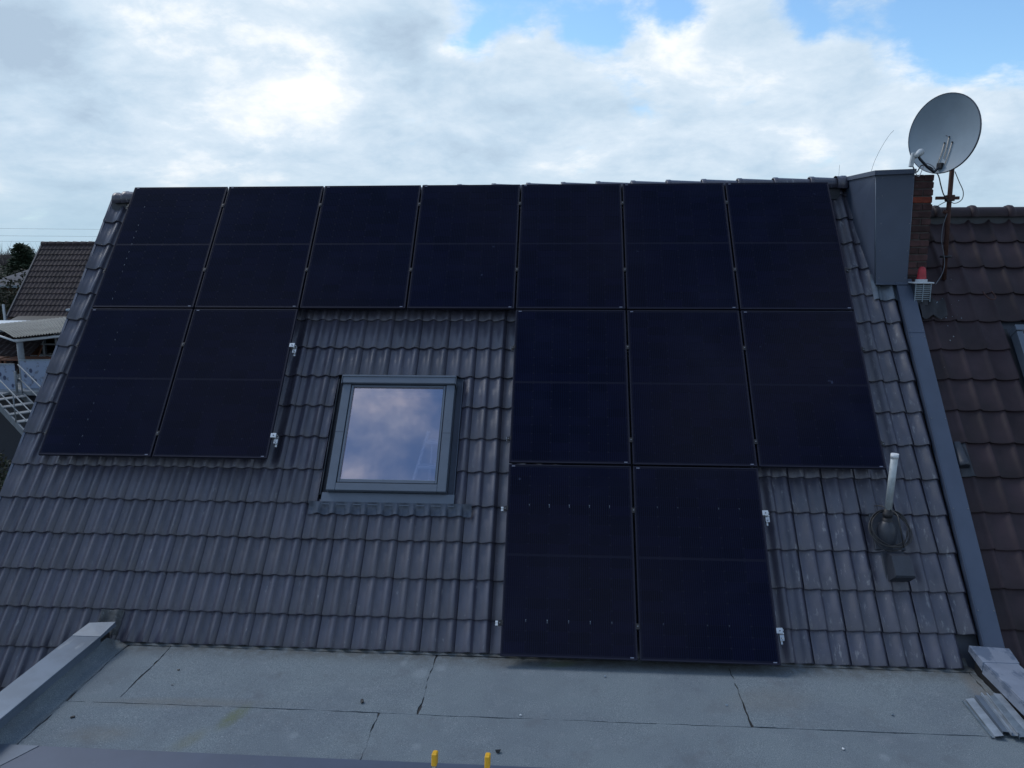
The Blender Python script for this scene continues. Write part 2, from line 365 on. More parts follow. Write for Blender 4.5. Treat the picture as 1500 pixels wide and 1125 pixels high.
M_['wire'] = mat('cable_black', (0.02, 0.02, 0.022), 0.5)
M_['wire2'] = mat('power_wire', (0.09, 0.1, 0.12), 0.6)
M_['cablegrey'] = mat('cable_white', (0.3, 0.3, 0.33), 0.5, 0.3, 30)
M_['muntin'] = mat('white_window_paint', (0.42, 0.45, 0.48), 0.5)
def pat(N, L, V, c, mixc, nz, ramp, bs):
    v = N.new('ShaderNodeTexVoronoi'); v.inputs['Scale'].default_value = 4.6; v.inputs['Randomness'].default_value = 1
    mp = N.new('ShaderNodeMapping'); mp.inputs['Scale'].default_value = (1, 1, 0.7); mp.inputs['Rotation'].default_value = (0, .5, 0); L.new(V, mp.inputs[0]); L.new(mp.outputs[0], v.inputs['Vector'])
    c = mixc(ramp(v.outputs['Distance'], 0.20, 0.30, 1, 0), c, (0.045, 0.06, 0.11))
    return mixc(ramp(nz(6, 4, .7), .56, .62, 0, .8), c, (0.11, 0.12, 0.15))
M_['pattern'] = mat('leaf_print_fabric', (0.22, 0.27, 0.37), 0.8, extra=pat)
def grass(N, L, V, c, mixc, nz, ramp, bs):
    g = N.new('ShaderNodeNewGeometry')
    return mixc(ramp(nz(0.03, 5, .6, g.outputs['Position']), .30, .46, 0, 1), c, (0.062, 0.056, 0.046))
M_['grass'] = mat('grass_and_soil', (0.045, 0.12, 0.015), 0.95, 0.3, 0.4, spec=.1, coord='World', extra=grass)
def winglass(name, refl, tint, fac):
    m = bpy.data.materials.new(name); m.use_nodes = True; nt = m.node_tree; N = nt.nodes; L = nt.links; N.clear()
    o = N.new('ShaderNodeOutputMaterial'); mx = N.new('ShaderNodeMixShader'); t = N.new('ShaderNodeBsdfTransparent'); g = N.new('ShaderNodeBsdfGlossy')
    t.inputs[0].default_value = (*tint, 1); g.inputs[0].default_value = (*refl, 1); g.inputs['Roughness'].default_value = 0.015
    fr = N.new('ShaderNodeFresnel'); fr.inputs[0].default_value = 1.5
    ad = N.new('ShaderNodeMath'); ad.operation = 'ADD'; ad.use_clamp = True; ad.inputs[1].default_value = fac; L.new(fr.outputs[0], ad.inputs[0])
    L.new(ad.outputs[0], mx.inputs[0]); L.new(t.outputs[0], mx.inputs[1]); L.new(g.outputs[0], mx.inputs[2]); L.new(mx.outputs[0], o.inputs[0]); return m
M_['glass'] = winglass('roof_window_glass', (1.0, 0.86, 0.93), (0.85, 0.85, 0.95), 0.46)
M_['paneglass'] = winglass('house_pane', (0.8, 0.85, 0.9), (0.4, 0.42, 0.45), 0.2)
def cellmat():
    m = bpy.data.materials.new('solar_cell'); m.use_nodes = True; nt = m.node_tree; N = nt.nodes; L = nt.links
    bs = N['Principled BSDF']; bs.inputs['Roughness'].default_value = 0.16; bs.inputs['Specular IOR Level'].default_value = 0.07
    tc = N.new('ShaderNodeTexCoord'); sp = N.new('ShaderNodeSeparateXYZ'); L.new(tc.outputs['Object'], sp.inputs[0])
    def mth(op, a, b):
        n = N.new('ShaderNodeMath'); n.operation = op
        for i, x in enumerate((a, b)):
            if isinstance(x, (int, float)): n.inputs[i].default_value = x
            else: L.new(x, n.inputs[i])
        return n.outputs[0]
    fr = mth('FRACT', mth('MULTIPLY', sp.outputs[0], 1 / 0.01792), 0)
    tri = mth('ABSOLUTE', mth('SUBTRACT', fr, 0.5), 0)
    line = N.new('ShaderNodeMapRange'); line.interpolation_type = 'SMOOTHSTEP'; L.new(tri, line.inputs[0]); line.inputs[1].default_value = 0.13; line.inputs[2].default_value = 0.05
    oi = N.new('ShaderNodeObjectInfo')
    nz = N.new('ShaderNodeTexNoise'); g = N.new('ShaderNodeNewGeometry'); L.new(g.outputs['Position'], nz.inputs['Vector']); nz.inputs['Scale'].default_value = 1.6; nz.inputs['Detail'].default_value = 5
    a = N.new('ShaderNodeMix'); a.data_type = 'RGBA'; a.inputs[6].default_value = (0.0014, 0.0020, 0.0085, 1); a.inputs[7].default_value = (0.0026, 0.0030, 0.0135, 1); L.new(oi.outputs['Random'], a.inputs[0])
    b = N.new('ShaderNodeMix'); b.data_type = 'RGBA'; L.new(line.outputs[0], b.inputs[0]); L.new(a.outputs[2], b.inputs[6]); b.inputs[7].default_value = (0.009, 0.012, 0.032, 1)
    d = N.new('ShaderNodeMapRange'); L.new(nz.outputs['Fac'], d.inputs[0]); d.inputs[1].default_value = 0.5; d.inputs[2].default_value = 0.8; d.inputs[3].default_value = 0; d.inputs[4].default_value = 0.16
    e = N.new('ShaderNodeMix'); e.data_type = 'RGBA'; L.new(d.outputs[0], e.inputs[0]); L.new(b.outputs[2], e.inputs[6]); e.inputs[7].default_value = (0.02, 0.024, 0.055, 1)
    # a few water marks and droppings
    n2 = N.new('ShaderNodeTexNoise'); L.new(g.outputs['Position'], n2.inputs['Vector']); n2.inputs['Scale'].default_value = 9; n2.inputs['Detail'].default_value = 4
    r2 = N.new('ShaderNodeMapRange'); L.new(n2.outputs['Fac'], r2.inputs[0]); r2.inputs[1].default_value = 0.735; r2.inputs[2].default_value = 0.80; r2.inputs[4].default_value = 0.25
    f = N.new('ShaderNodeMix'); f.data_type = 'RGBA'; L.new(r2.outputs[0], f.inputs[0]); L.new(e.outputs[2], f.inputs[6]); f.inputs[7].default_value = (0.12, 0.15, 0.25, 1)
    L.new(f.outputs[2], bs.inputs['Base Color']); return m
M_['cell'] = cellmat()

# ------------------------------------------------------------------ ground and far land
g = MB(); n = 40; S_ = 3000
g.sheet([[Vector((-S_ + 2 * S_ * i / n, -S_ + 2 * S_ * j / n, 0)) for i in range(n + 1)] for j in range(n + 1)], smooth=False)
tag(g.obj('ground', M_['grass']), kind='structure')

# ------------------------------------------------------------------ the house
house = thing('house', 'house with steep anthracite tiled roof carrying the solar panels', 'house', (-1, 9.4, 0))
HL = Vector((-1, 9.4, 0)); HI = Matrix.Translation(-HL)
def in_house(M): return HI @ M
# carcass walls (gables and back), clear of the tiles
RY, RZ = 9.30, 0.50 + CZ                       # ridge line of the under-roof
tp = math.tan(PITCH)
def gable(x0, x1, drop):
    yf = RY - (RZ - drop - 2.6) / tp; yb = 2 * RY - yf
    m = MB(); m.prism([(yf, 0), (yf, 2.55), (RY, RZ - drop), (yb, 2.55), (yb, 0)], x0, x1, 0); return m
gable(-5.36, -5.12, 0.16).obj('wall', M_['plaster'], house, HI)
gable(3.30, 3.50, 0.16).obj('wall', M_['plaster'], house, HI)
m = MB(); yf = RY - (RZ - 0.16 - 2.6) / tp; m.box(-5.12, 2 * RY - yf - .25, 0, 3.30, 2 * RY - yf, 2.5); m.box(-5.12, yf, 0, 3.30, yf + .25, 2.5); m.obj('wall', M_['plaster'], house, HI)
# roof boarding in the roof frame, with the opening for the window
roofm = MB()
WU0, WU1, WS0, WS1 = 2.93, 4.03, 2.58, 3.72
zt0, zt1 = -0.30, -0.235
s_end = 6.85
roofm.box(-0.30, -0.03, zt0, WU0, -s_end, zt1); roofm.box(WU1, -0.03, zt0, 8.62, -s_end, zt1)
roofm.box(WU0, -0.03, zt0, WU1, -WS0, zt1); roofm.box(WU0, -WS1, zt0, WU1, -s_end, zt1)
roof = roofm.obj('roof', M_['black2'], house, in_house(MR))
m = MB(); yb = RY + 4.6; m.sheet([[Vector((x, RY + .06, RZ + .04)) for x in (-5.45, 3.52)], [Vector((x, yb, RZ + .04 - 4.54 * tp)) for x in (-5.45, 3.52)]], smooth=False)
m.open().obj('back_slope', M_['tile'], house, HI)
# verge board on the left edge
m = MB(); m.box(-0.36, -0.02, -0.33, -0.335, -s_end, -0.165); m.obj('verge_board', M_['zinc'], house, in_house(MR))

# tiles ------------------------------------------------
TP, TG = 0.3012, 0.346
J0 = 1.512 - 5 * TP                      # joint left of which the verge tile starts
CZT = -0.140                             # crest height in the roof frame
def tz(x):
    """double roll tile, height of the top face over x (0..TP)"""
    x = x % TP
    def roll(c, wl, wr, h):
        t = (c - x) / wl if x < c else (x - c) / wr
        return h * (0.5 + 0.5 * math.cos(math.pi * t)) ** (1.25 if x < c else 1) if t < 1 else 0
    h = max(roll(0.122, 0.088, 0.036, 0.037), roll(0.264, 0.088, 0.034, 0.037))
    pan = 0.004 * math.sin(math.pi * ((x / 0.146) % 1.0)) * -1
    return h + (pan if h == 0 else pan * 0.5) + (0.009 * (1 - x / 0.03) if x < 0.03 else 0)
def tile_mesh(a, b, L=0.385, verge=False, name='tile', zf=tz, lip=0.024, p=TP, seg=26, gap=0.004):
    n = max(3, int(round(seg * (b - a) / p)))
    xs = [a + (b - a - gap) * i / n for i in range(n + 1)]
    def Z(x): 
        if verge and x < a + 0.055: return max(zf(0), 0.026 * (1 - ((x - a) / 0.055)) ** 0.6 + 0.001)
        return zf(min(x, b - gap - 1e-5) if x % p or x < 1e-6 else x - 1e-5)
    tilt = 0.029
    rows = []
    rows.append([Vector((x, 0.0015, Z(x) - 0.035 - lip + 0.002)) for x in xs])
    rows.append([Vector((x, 0.0, Z(x) - 0.035 - 0.005)) for x in xs])
    rows.append([Vector((x, 0.007, Z(x) - 0.035)) for x in xs])
    for t in (0.5, 1.0):
        rows.append([Vector((x, L * t, Z(x) - 0.035 - tilt * t)) for x in xs])
    m = MB(); m.open(); m.sheet([[Vector((v.x, v.y, v.z)) for v in r] for r in rows[:2]], smooth=True)
    m.sheet(rows[1:], smooth=True)
    # sides
    for k, X in ((0, xs[0]), (-1, xs[-1])):
        zz = [r[k] for r in rows[1:]]
        vs = [Vector(v) for v in zz] + [v - Vector((0, 0, lip)) for v in zz]; q = len(zz)
        m.add(vs, [(i, i + 1, q + i + 1, q + i) for i in range(q - 1)], 0, False)
    return m.mesh(name, M_['tile'] if zf is tz else M_['nbtile'])
full = tile_mesh(0, TP)
meshes = {}
panels = [(k, 0) for k in range(7)] + [(0, 1), (1, 1), (4, 1), (5, 1), (6, 1), (4, 2), (5, 2)]
PU, PV = 1.154, 1.7403
def under_panel(u0, u1, s0, s1, marg=0.24):
    """tile rectangle completely hidden by panels, more than marg inside their outline"""
    for u in (u0 - marg, u1 + marg):
        for s in (s0 - marg * .6, s1 + marg * 1.3):
            if (math.floor(u / PU), math.floor(s / PV)) not in panels: return False
    return True
rows_s = [0.044 + TG * k for k in range(15)] + [None]
WL, WR = 2.81, 4.115
ntile = 0
def put_tile(a, b, s, Lx=0.385, verge=False):
    """tile whose lower edge is at s, from a to b along the eaves"""
    global ntile
    col = math.floor((a - J0) / TP + 1e-3)
    base = J0 + col * TP
    la, lb = round(a - base, 4), round(b - base, 4)
    key = (la, lb, Lx, verge)
    if key not in meshes: meshes[key] = full if key == (0, round(TP, 4), 0.385, False) else tile_mesh(la, lb, Lx, verge)
    j = U(-1, 1)
    M = Matrix.Translation((base + U(-.0012, .0012), -s + U(-.003, .003), CZT + U(-.0015, .0015))) @ Matrix.Rotation(U(-.004, .004), 4, 'Z') @ Matrix.Rotation(U(-.006, .006), 4, 'X')
    link('tile', meshes[key], roof, M); ntile += 1
END = 8.475
def ss_far(s): return s > 5.0
for k in range(19):
    s = 0.044 + TG * k
    left_only = s > 5.0
    ncol = 0
    for c in range(-1, 29):
        a = J0 + c * TP; b = a + TP
        if c == -1: a = -0.352
        if a > 8.5: continue
        if ss_far(s) and b > 8.5: continue
        Lx = 0.385; ss = s
        if s > 4.95:
            # the flat roof meets the slope: the eaves course is cut, left of the parapet it runs on
            if a > 0.95:
                if s < 5.3: ss = 5.168; Lx = 0.30
                else: continue
        if ss > 0.5 and under_panel(a, b, ss - TG, ss): continue
        if 2.5 < ss < 3.9 and b > WL and a < WR:
            if a < WL - .02: put_tile(a, WL, ss, Lx, c == -1)
            if b > WR + .02: put_tile(WR, b, ss, Lx)
            continue
        # chimney box
        if a > 8.30 and ss < 1.35: 
            continue
        if b > 8.56: b = 8.60
        if k == 0:
            if a < 7.8: continue
            Lx = 0.21
        if k == 1 and a < 7.8: Lx = 0.345
        put_tile(a, b, ss, Lx, c == -1)
# ridge tiles ----------------------------------------
def ridge_piece(w0, w1, L, r0, r1, end=False):
    m = MB(); m.open(); n = 14
    def arc(x, r, dz=0, a0=-0.15):
        return [Vector((x, math.cos(math.pi * (a0 + (1 - 2 * a0) * i / n)) * r, math.sin(math.pi * (a0 + (1 - 2 * a0) * i / n)) * r * 0.85 + dz)) for i in range(n + 1)]
    rows = [arc(0.0, r0 - .016), arc(0.0, r0 - .004), arc(0.004, r0), arc(0.045, r0), arc(0.06, r0 - .008), arc(L, r1)]
    m.sheet(rows)
    if end: m.add(arc(0.0, r0 - .004), [list(range(n + 1))], 0, False)
    return m
def ridge_line(p0, p1, pitch, parent, PI_, mt, r0, r1, endcaps=(True, True), rot=False):
    d = (p1 - p0); n = max(1, int(round(d.length / pitch))); ux = d.normalized()
    me = ridge_piece(0, 0, pitch + 0.05, r0, r1).mesh('ridge_tile', mt)
    mee = ridge_piece(0, 0, pitch + 0.05, r0, r1, True).mesh('ridge_tile', mt)
    for i in range(n):
        p = p0 + ux * (pitch * i)
        M = Matrix.Translation(p) @ Matrix.Rotation(math.atan2(ux.z, ux.x), 4, 'Y').inverted()
        link('ridge_tile', mee if i == 0 else me, parent, PI_ @ M)
    p = p0 + ux * (pitch * n)
    M = Matrix.Translation(p) @ Matrix.Rotation(math.pi, 4, 'Z')
    e = MB(); e.open(); q = ridge_piece(0, 0, 0.11, r0 + .004, r0, True); q.obj('ridge_end_cap', mt, parent, PI_ @ M)
m = MB(); m.hull([rp(*p) for p in ((-5.45, 9.23, .48), (-5.45, 9.33, .48), (-5.45, 9.24, .655), (-5.45, 9.32, .655), (3.1, 9.29, .58), (3.1, 9.39, .58), (3.1, 9.30, .765), (3.1, 9.38, .765))]); m.obj('ridge_mortar', M_['black2'], house, HI)
ridge_line(rp(-5.30, 9.277, 0.628), rp(3.16, 9.34, 0.744), 0.403, house, HI, M_['tile'], 0.116, 0.080)
ridge_piece(0, 0, .16, .105, .09, True).obj('ridge_tile', M_['tile'], house, HI @ Matrix.Translation(rp(-5.415, 9.275, .622)))

# lead apron tucked under the chimney box, following the tiles
m = MB(); m.open()
rows = []
for i in range(7):
    s = 1.20 + .30 * i / 6
    rows.append([Vector((u, -s, CZT + 0.006 + (tz(u - J0) - 0.03) * min(1, i / 2) - 0.0045 * (i / 6) * 2 + (0.012 if i == 0 else 0))) for u in [8.36 + .26 * j / 22 for j in range(23)]])
m.sheet(rows); m.obj('chimney_apron', M_['lead'], house, in_house(MR))
# coping strip over the party line
for s0, s1, dz in ((1.26, 1.93, 0.0), (1.925, 5.08, -0.004)):
    m = MB(); m.box(8.612, -s0, -0.20, 8.772, -s1, -0.118 + dz, b=0.003); m.box(8.604, -s0, -0.124 + dz, 8.6115, -s1, -0.114 + dz)
    m.obj('coping_strip', M_['zinc'], house, in_house(MR))

sm2 = MB().lathe([(0, .004), (.005, .003), (.0065, 0)], 8, smooth=False).mesh('screw', M_['boltsteel'])
for s_ in (1.33, 1.90, 1.98, 2.9, 3.8, 4.7, 5.02):
    for u_ in (8.628, 8.756): link('screw', sm2, house, in_house(MR @ Matrix.Translation((u_, -s_, -.119))))
# roof window ---------------------------------------
rwin = link('roof_window', None, house, in_house(MR @ Matrix.Translation((3.465, -3.13, -0.09))))
F = M_['winframe']; hw, hh = 0.573, 0.613
m = MB()
m.box(-hw, -hh, -.12, -hw + .085, hh - .085, -.003, b=.004); m.box(hw - .085, -hh, -.12, hw, hh - .085, -.003, b=.004)
m.box(-hw + .0855, -hh, -.12, hw - .0855, -hh + .075, -.004, b=.004)
m.obj('frame', F, rwin)
m = MB(); m.box(-hw - .006, hh - .083, -.12, hw + .006, hh, .022, b=.006); m.box(-hw - .008, hh - .012, .0225, hw + .008, hh + .008, .030, b=.002); m.box(-hw - .012, hh - .09, -.1, -hw - .0065, hh + .003, .027); m.box(hw + .0065, hh - .09, -.1, hw + .012, hh + .003, .027)
m.obj('top_cover', F, rwin)
m = MB()
a, b, c, d = -hw + .092, hw - .092, -hh + .082, hh - .092
for (x0, y0, x1, y1) in ((a, c, a + .022, d), (b - .022, c, b, d), (a + .0225, c, b - .0225, c + .032), (a + .0225, d - .018, b - .0225, d)):
    m.box(x0, y0, -.08, x1, y1, -.010, b=.003)
m.obj('sash', F, rwin)
m = MB(); m.add([(a + .02, c + .03, -.030), (b - .02, c + .03, -.030), (b - .02, d - .016, -.030), (a + .02, d - .016, -.030)], [(0, 1, 2, 3)]); m.open().obj('glass', M_['glass'], rwin)
m = MB(); m.box(a + .04, c + .0335, -.0298, b - .04, c + .040, -.026); m.box(b - .024, c + .04, -.0298, b - .0225, d - .02, -.0088); m.obj('glazing_bead', M_['galv'], rwin)
m = MB(); m.box(-hw + .001, -.006, -.0029, -hw + .084, -.004, -.0015); m.box(hw - .084, -.006, -.0029, hw - .001, -.004, -.0015); m.obj('cladding_joint', M_['black'], rwin)
# flashing gutters and lower strip
m = MB(); z0 = -0.135
m.box(-hw - .085, -hh - .02, z0 - .004, -hw - .002, hh + .06, z0); m.box(-hw - .078, -hh - .02, z0 - .001, -hw - .070, hh + .02, z0 + .05); m.obj('side_gutter', M_['black2'], rwin)
m = MB(); m.box(hw + .002, -hh - .02, z0 - .004, hw + .080, hh + .06, z0); m.box(hw + .066, -hh - .12, z0 - .001, hw + .071, hh + .02, z0 + .062); m.obj('side_gutter', M_['zinc'], rwin)
m = MB(); m.box(-hw - .05, -hh - .125, -.075, hw + .078, -hh - .004, -.060, b=.003); m.box(-hw - .05, -hh - .128, -.0595, hw + .08, -hh - .120, -.052); m.obj('lower_flashing', M_['winframe'], rwin)
m = MB(); m.open(); rows = []
u0, u1 = 2.735, 4.285
for i in range(7):
    t = i / 6; rows.append([])
    for j in range(161):
        u = u0 + (u1 - u0) * j / 160; s = 3.845 + .115 * t
        edge = 0.004 * math.sin(u * 33) * t
        zz = (CZT + tz(u - J0) - .030 + .003 - .002) * 1.0
        flat = -0.136
        k = min(1, t * 2.2)
        pl = 0.0022 * math.sin(u * 2 * math.pi / .013 + t * 3) 
        rows[-1].append(Vector((u - 3.465, -(s + edge) + 3.13, flat * (1 - k) + zz * k + pl * (1 - t * .5) + .002 + .09)))
m.sheet(rows); m.obj('pleated_apron', M_['apron'], rwin)
# attic room seen through the pane
m = MB(); m.open(); X0, X1 = -3.4, 0.3
yz = [(6.55, -3.25), (9.35, 0.10), (10.6, 0.10), (10.6, -3.25)]
def q(*p): 
    b = len(m.v); m.add([rp(*x) for x in p], [tuple(range(len(p)))])
q((X0, 6.55, -3.25), (X1, 6.55, -3.25), (X1, 10.6, -3.25), (X0, 10.6, -3.25)); q((X0, 10.6, -3.25), (X1, 10.6, -3.25), (X1, 10.6, .1), (X0, 10.6, .1))
q((X0, 9.35, .1), (X1, 9.35, .1), (X1, 10.6, .1), (X0, 10.6, .1))
for X in (X0, X1): q((X, 6.3, -3.25), (X, 10.6, -3.25), (X, 10.6, .1), (X, 9.25, .1))
# reveal from pane to room
for (ua, ub, sa, sb) in ((WU0, WU0, WS0, WS1), (WU1, WU1, WS0, WS1), (WU0, WU1, WS0, WS0), (WU0, WU1, WS1, WS1)):
    P = [MR @ Vector(v) for v in ((ua, -sa, -.14), (ub, -sb, -.14), (ub, -sb, -.42), (ua, -sa, -.42))]
    m.add(P, [(0, 1, 2, 3)])
m.obj('attic_room', M_['room'], house, HI)
LL = rp(-1.4, 7.6, -3.25)
lad = thing('step_ladder', 'pale aluminium step ladder standing in the attic behind the roof window pane', 'ladder', LL)
ltop = Vector((-1.363, 7.60, -1.79)); ldir = Vector((-.144, -.15, -.48)); lbot = ltop + ldir * (1.46 / .48)
lw = Vector((.40, 0, 0))
for o_ in (Vector((0, 0, 0)), lw):
    MB().tube([rp(*(lbot + o_)), rp(*(ltop + o_))], .017, 6).obj('rail', M_['ladder'], lad, off=LL)
    MB().tube([rp(*(lbot + o_ + Vector((.28, .75, 0)))), rp(*(ltop + o_ + Vector((.03, .03, -.12))))], .013, 6).obj('rear_leg', M_['ladder'], lad, off=LL)
for i in range(6):
    p = ltop + ldir * (.10 + .235 * i) / .48
    MB().box(p.x, p.y - .045, p.z - .014 + CZ, p.x + .40, p.y + .045, p.z + .014 + CZ).obj('step', M_['ladder'], lad, off=LL)

# ------------------------------------------------------------------ solar panels
PW, PH = 1.134, 1.7203
def frame_mesh():
    m = MB(); lip, t = .012, .030
    m.box(0, 0, -t, lip, -PH, 0, b=.0012); m.box(PW - lip, 0, -t, PW, -PH, 0, b=.0012)
    m.box(lip + .0002, 0, -t, PW - lip - .0002, -lip, 0, b=.0012); m.box(lip + .0002, -PH + lip, -t, PW - lip - .0002, -PH, 0, b=.0012)
    return m.mesh('frame', M_['frame'])
def back_mesh():
    m = MB(); m.box(.0121, -.0121, -.008, PW - .0121, -PH + .0121, -.0032); return m.mesh('backsheet', M_['back'])
CW, CH = 0.1792, 0.0895
CPX, CPY = (PW - .046) / 6, (PH - .052 - .022) / 18
def cell_mesh():
    m = MB(); c = .008; w, h = CW / 2, CH / 2
    pts = [(-w + c, -h), (w - c, -h), (w, -h + c), (w, h - c), (w - c, h), (-w + c, h), (-w, h - c), (-w, -h + c)]
    m.prism([(p[0], p[1]) for p in pts], -.0031, -.0022, 2); return m.mesh('cell', M_['cell'])
fm, bmh, cm = frame_mesh(), back_mesh(), cell_mesh()
rowname = ['top', 'middle', 'bottom']
names = {
 (0, 0): 'leftmost panel of the top row, its outer edge beside the tiled verge',
 (1, 0): 'second solar panel from the left in the top row',
 (2, 0): 'third solar panel from the left in the top row, above bare tiles',
 (3, 0): 'middle panel of the seven in the top row, above the tiles and roof window',
 (4, 0): 'fifth top row panel from the left, first one right of the window gap',
 (5, 0): 'second solar panel from the right in the top row',
 (6, 0): 'rightmost panel of the top row, next to the metal clad chimney',
 (0, 1): 'outermost left panel of the lower left pair, at the verge, with pale glint specks',
 (1, 1): 'right panel of the lower left pair, between its neighbour and the roof window',
 (4, 1): 'left panel of the three in the middle row, right of the roof window',
 (5, 1): 'centre panel of the three in the middle row right of the window',
 (6, 1): 'right panel of the middle row, above and left of the grey vent pipe',
 (4, 2): 'bottom left panel of the block, hanging over the flat roof, with pale glint specks',
 (5, 2): 'bottom right panel of the block, hanging over the flat roof beside two bare clamps'}
def speck_mesh():  # small pale metal pieces that stand in for glints between the cells
    m = MB(); m.box(-.004, -.003, -.0021, .004, .003, -.0012); m.box(-.0015, -.03, -.0021, .0015, -.003, -.0014); return m.mesh('glint_speck', M_['galv'])
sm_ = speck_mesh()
M_['printgrey'] = mat('pale_print', (.16, .18, .25), .5)
lm_ = MB().box(0, -.004, -.0009, .030, .004, -.0004).mesh('type_label', M_['printgrey'])
for (k, v) in panels:
    lift = U(-.0015, .0015)
    Mp = MR @ Matrix.Translation((k * PU + .010, -(v * PV + .010), lift)) @ Matrix.Rotation(U(-.0012, .0012), 4, 'Y') @ Matrix.Rotation(U(-.0008, .0008), 4, 'X')
    p = thing('solar_module', 'black ' + names[(k, v)] if names[(k, v)].startswith(('left', 'second', 'third', 'middle', 'fifth', 'right', 'outer', 'centre', 'bottom')) else names[(k, v)], 'solar panel', group='black solar panels on the tiled roof', M=Mp)
    link('frame', fm, p); link('backsheet', bmh, p)
    for j in range(18):
        for i in range(6):
            y = .026 + CPY * (j + .5) + (.022 if j >= 9 else 0)
            link('cell', cm, p, Matrix.Translation((.023 + CPX * (i + .5), -y, 0)))
    def spk(x, y, s, rz=0): link('glint_speck', sm_, p, Matrix.Translation((x, -y, 0)) @ Matrix.Rotation(rz, 4, 'Z') @ Matrix.Diagonal((s, s, 1, 1)))
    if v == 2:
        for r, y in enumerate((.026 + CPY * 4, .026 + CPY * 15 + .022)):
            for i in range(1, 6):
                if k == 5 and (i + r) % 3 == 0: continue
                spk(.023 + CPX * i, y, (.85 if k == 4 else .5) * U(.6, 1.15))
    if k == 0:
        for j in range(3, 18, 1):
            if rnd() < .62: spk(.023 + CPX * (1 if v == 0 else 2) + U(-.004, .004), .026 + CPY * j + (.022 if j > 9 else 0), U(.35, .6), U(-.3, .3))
    for i in range(1):
        for (x, y) in ((.03, .018), (PW - .06, PH - .018)):
            link('type_label', lm_, p, Matrix.Translation((x, -y + .0, .0010)) if False else Matrix.Translation((x, -y, 0)))
# rails, hooks and clamps: each row of panels lies on two rails
def rail_thing(s, ua, ub, label):
    t = thing('mounting_rail', label, 'rail', M=MR @ Matrix.Translation((ua, -s, -.031)), group='aluminium rails under the solar panels')
    m = MB(); m.box(0, -.020, -.045, ub - ua, .020, -.014, b=.002); m.box(0, -.020, -.0135, ub - ua, -.006, -.001); m.box(0, .006, -.0135, ub - ua, .020, -.001)
    m.obj('profile', M_['alu'], t)
    u = ua + .25
    while u < ub:
        h = MB(); h.box(u - ua - .02, -.018, -.13, u - ua + .02, -.012, -.046); h.box(u - ua - .02, -.012, -.104, u - ua + .02, .15, -.099); h.obj('roof_hook', M_['steel'], t); u += 1.2
    return t
rails = [(0.30, .02, 8.06, 'upper rail under the top row of seven panels'), (1.23, .02, 8.06, 'lower rail under the top row of seven panels'),
 (2.20, .02, 2.350, 'upper rail under the lower left pair of panels, silver end showing'), (3.23, .02, 2.350, 'lower rail under the lower left pair of panels, silver end showing'),
 (2.20, 4.59, 8.08, 'upper rail under the middle row of panels right of the window'), (3.22, 4.59, 8.08, 'lower rail under the middle row of panels right of the window'),
 (3.92, 4.57, 6.975, 'upper rail under the bottom two panels, silver end with clamp'), (4.94, 4.57, 6.975, 'lower rail under the bottom two panels, silver end with clamp')]
for r in rails: rail_thing(*r)
def clamp_mid():
    m = MB(); m.box(-.0095, -.024, -.03, .0095, .024, .0005); m.box(-.016, -.024, .0022, .016, .024, .0042, b=.0007); return m.mesh('clamp_body', M_['black'])
def bolt():
    m = MB(); m.lathe([(0, .0105), (.006, .0105), (.0062, .0045), (0, .0045)], 8, smooth=False); return m.mesh('bolt', M_['boltsteel'])
cmid, cb = clamp_mid(), bolt()
GRP = 'black middle clamps between solar panels'
ORD = {1: 'first', 2: 'second', 3: 'third', 4: 'fourth', 5: 'fifth', 6: 'sixth'}
def mid_label(s, i):
    up = {0.30: 'upper', 1.23: 'lower', 2.20: 'upper', 3.225: 'lower', 3.92: 'upper', 4.94: 'lower'}[s]
    if s < 1.5: return '%s black clamp in the %s gap from the left of the top panel row' % (up, ORD[i])
    if s < 3.5: return '%s black clamp %s' % (up, {1: 'in the gap of the lower left panel pair', 5: 'in the left gap of the middle row of three', 6: 'in the right gap of the middle row of three'}[i])
    return '%s black clamp in the gap between the bottom two panels' % up
def mid_clamp(u, s, lab):
    t = thing('mounting_clamp', lab, 'clamp', M=MR @ Matrix.Translation((u, -s, 0)), group=GRP)
    link('clamp_body', cmid, t); link('bolt', cb, t)
for (ss, us) in (((0.30, 1.23), range(1, 7)), ((2.20, 3.225), (1, 5, 6)), ((3.92, 4.94), (5,))):
    for s in ss:
        for i in us: mid_clamp(i * PU, s, mid_label(s, i))
def end_clamp(u, s, side, label, silver):
    t = thing('end_clamp', label, 'clamp', M=MR @ Matrix.Translation((u, -s, 0)), group='clamps at the open ends of the rails')
    mt = M_['alu'] if silver else M_['black']
    m = MB(); x = side
    m.box(0, -.022, -.030, x * .006, .022, .0040); m.box(-x * .009, -.022, .0022, 0, .022, .0041); m.box(x * .006, -.022, -.0300, x * .034, .022, -.0245)
    if silver:
        m.box(x * .004, -.024, -.024, x * .044, .026, .004, b=.003)
    m.obj('clamp_body', mt, t)
    link('bolt', cb, t, Matrix.Translation((x * .018, 0, 0 if silver else -.022)))
    if silver:
        q_ = MB(); q_.box(x * .018, -.075, -.055, x * .058, -.025, -.028, b=.003); q_.box(x * .028, -.10, -.075, x * .048, -.06, -.055, b=.003); q_.obj('foot', M_['steel'], t)
        q_ = MB(); q_.lathe([(.009, -.045), (.009, -.03), (0, -.03)], 8, M=Matrix.Translation((x * .038, -.055, .012))); q_.obj('nut', M_['steel'], t)
end_clamp(2.301, 2.20, 1, 'silver clamp right of the lower left pair, upper of two', True)
end_clamp(2.301, 3.23, 1, 'silver clamp right of the lower left pair, lower of two', True)
end_clamp(6.917, 3.92, 1, 'silver clamp right of the bottom two panels, upper of two', True)
end_clamp(6.917, 4.94, 1, 'silver clamp right of the bottom two panels, lower of two above the flat roof', True)
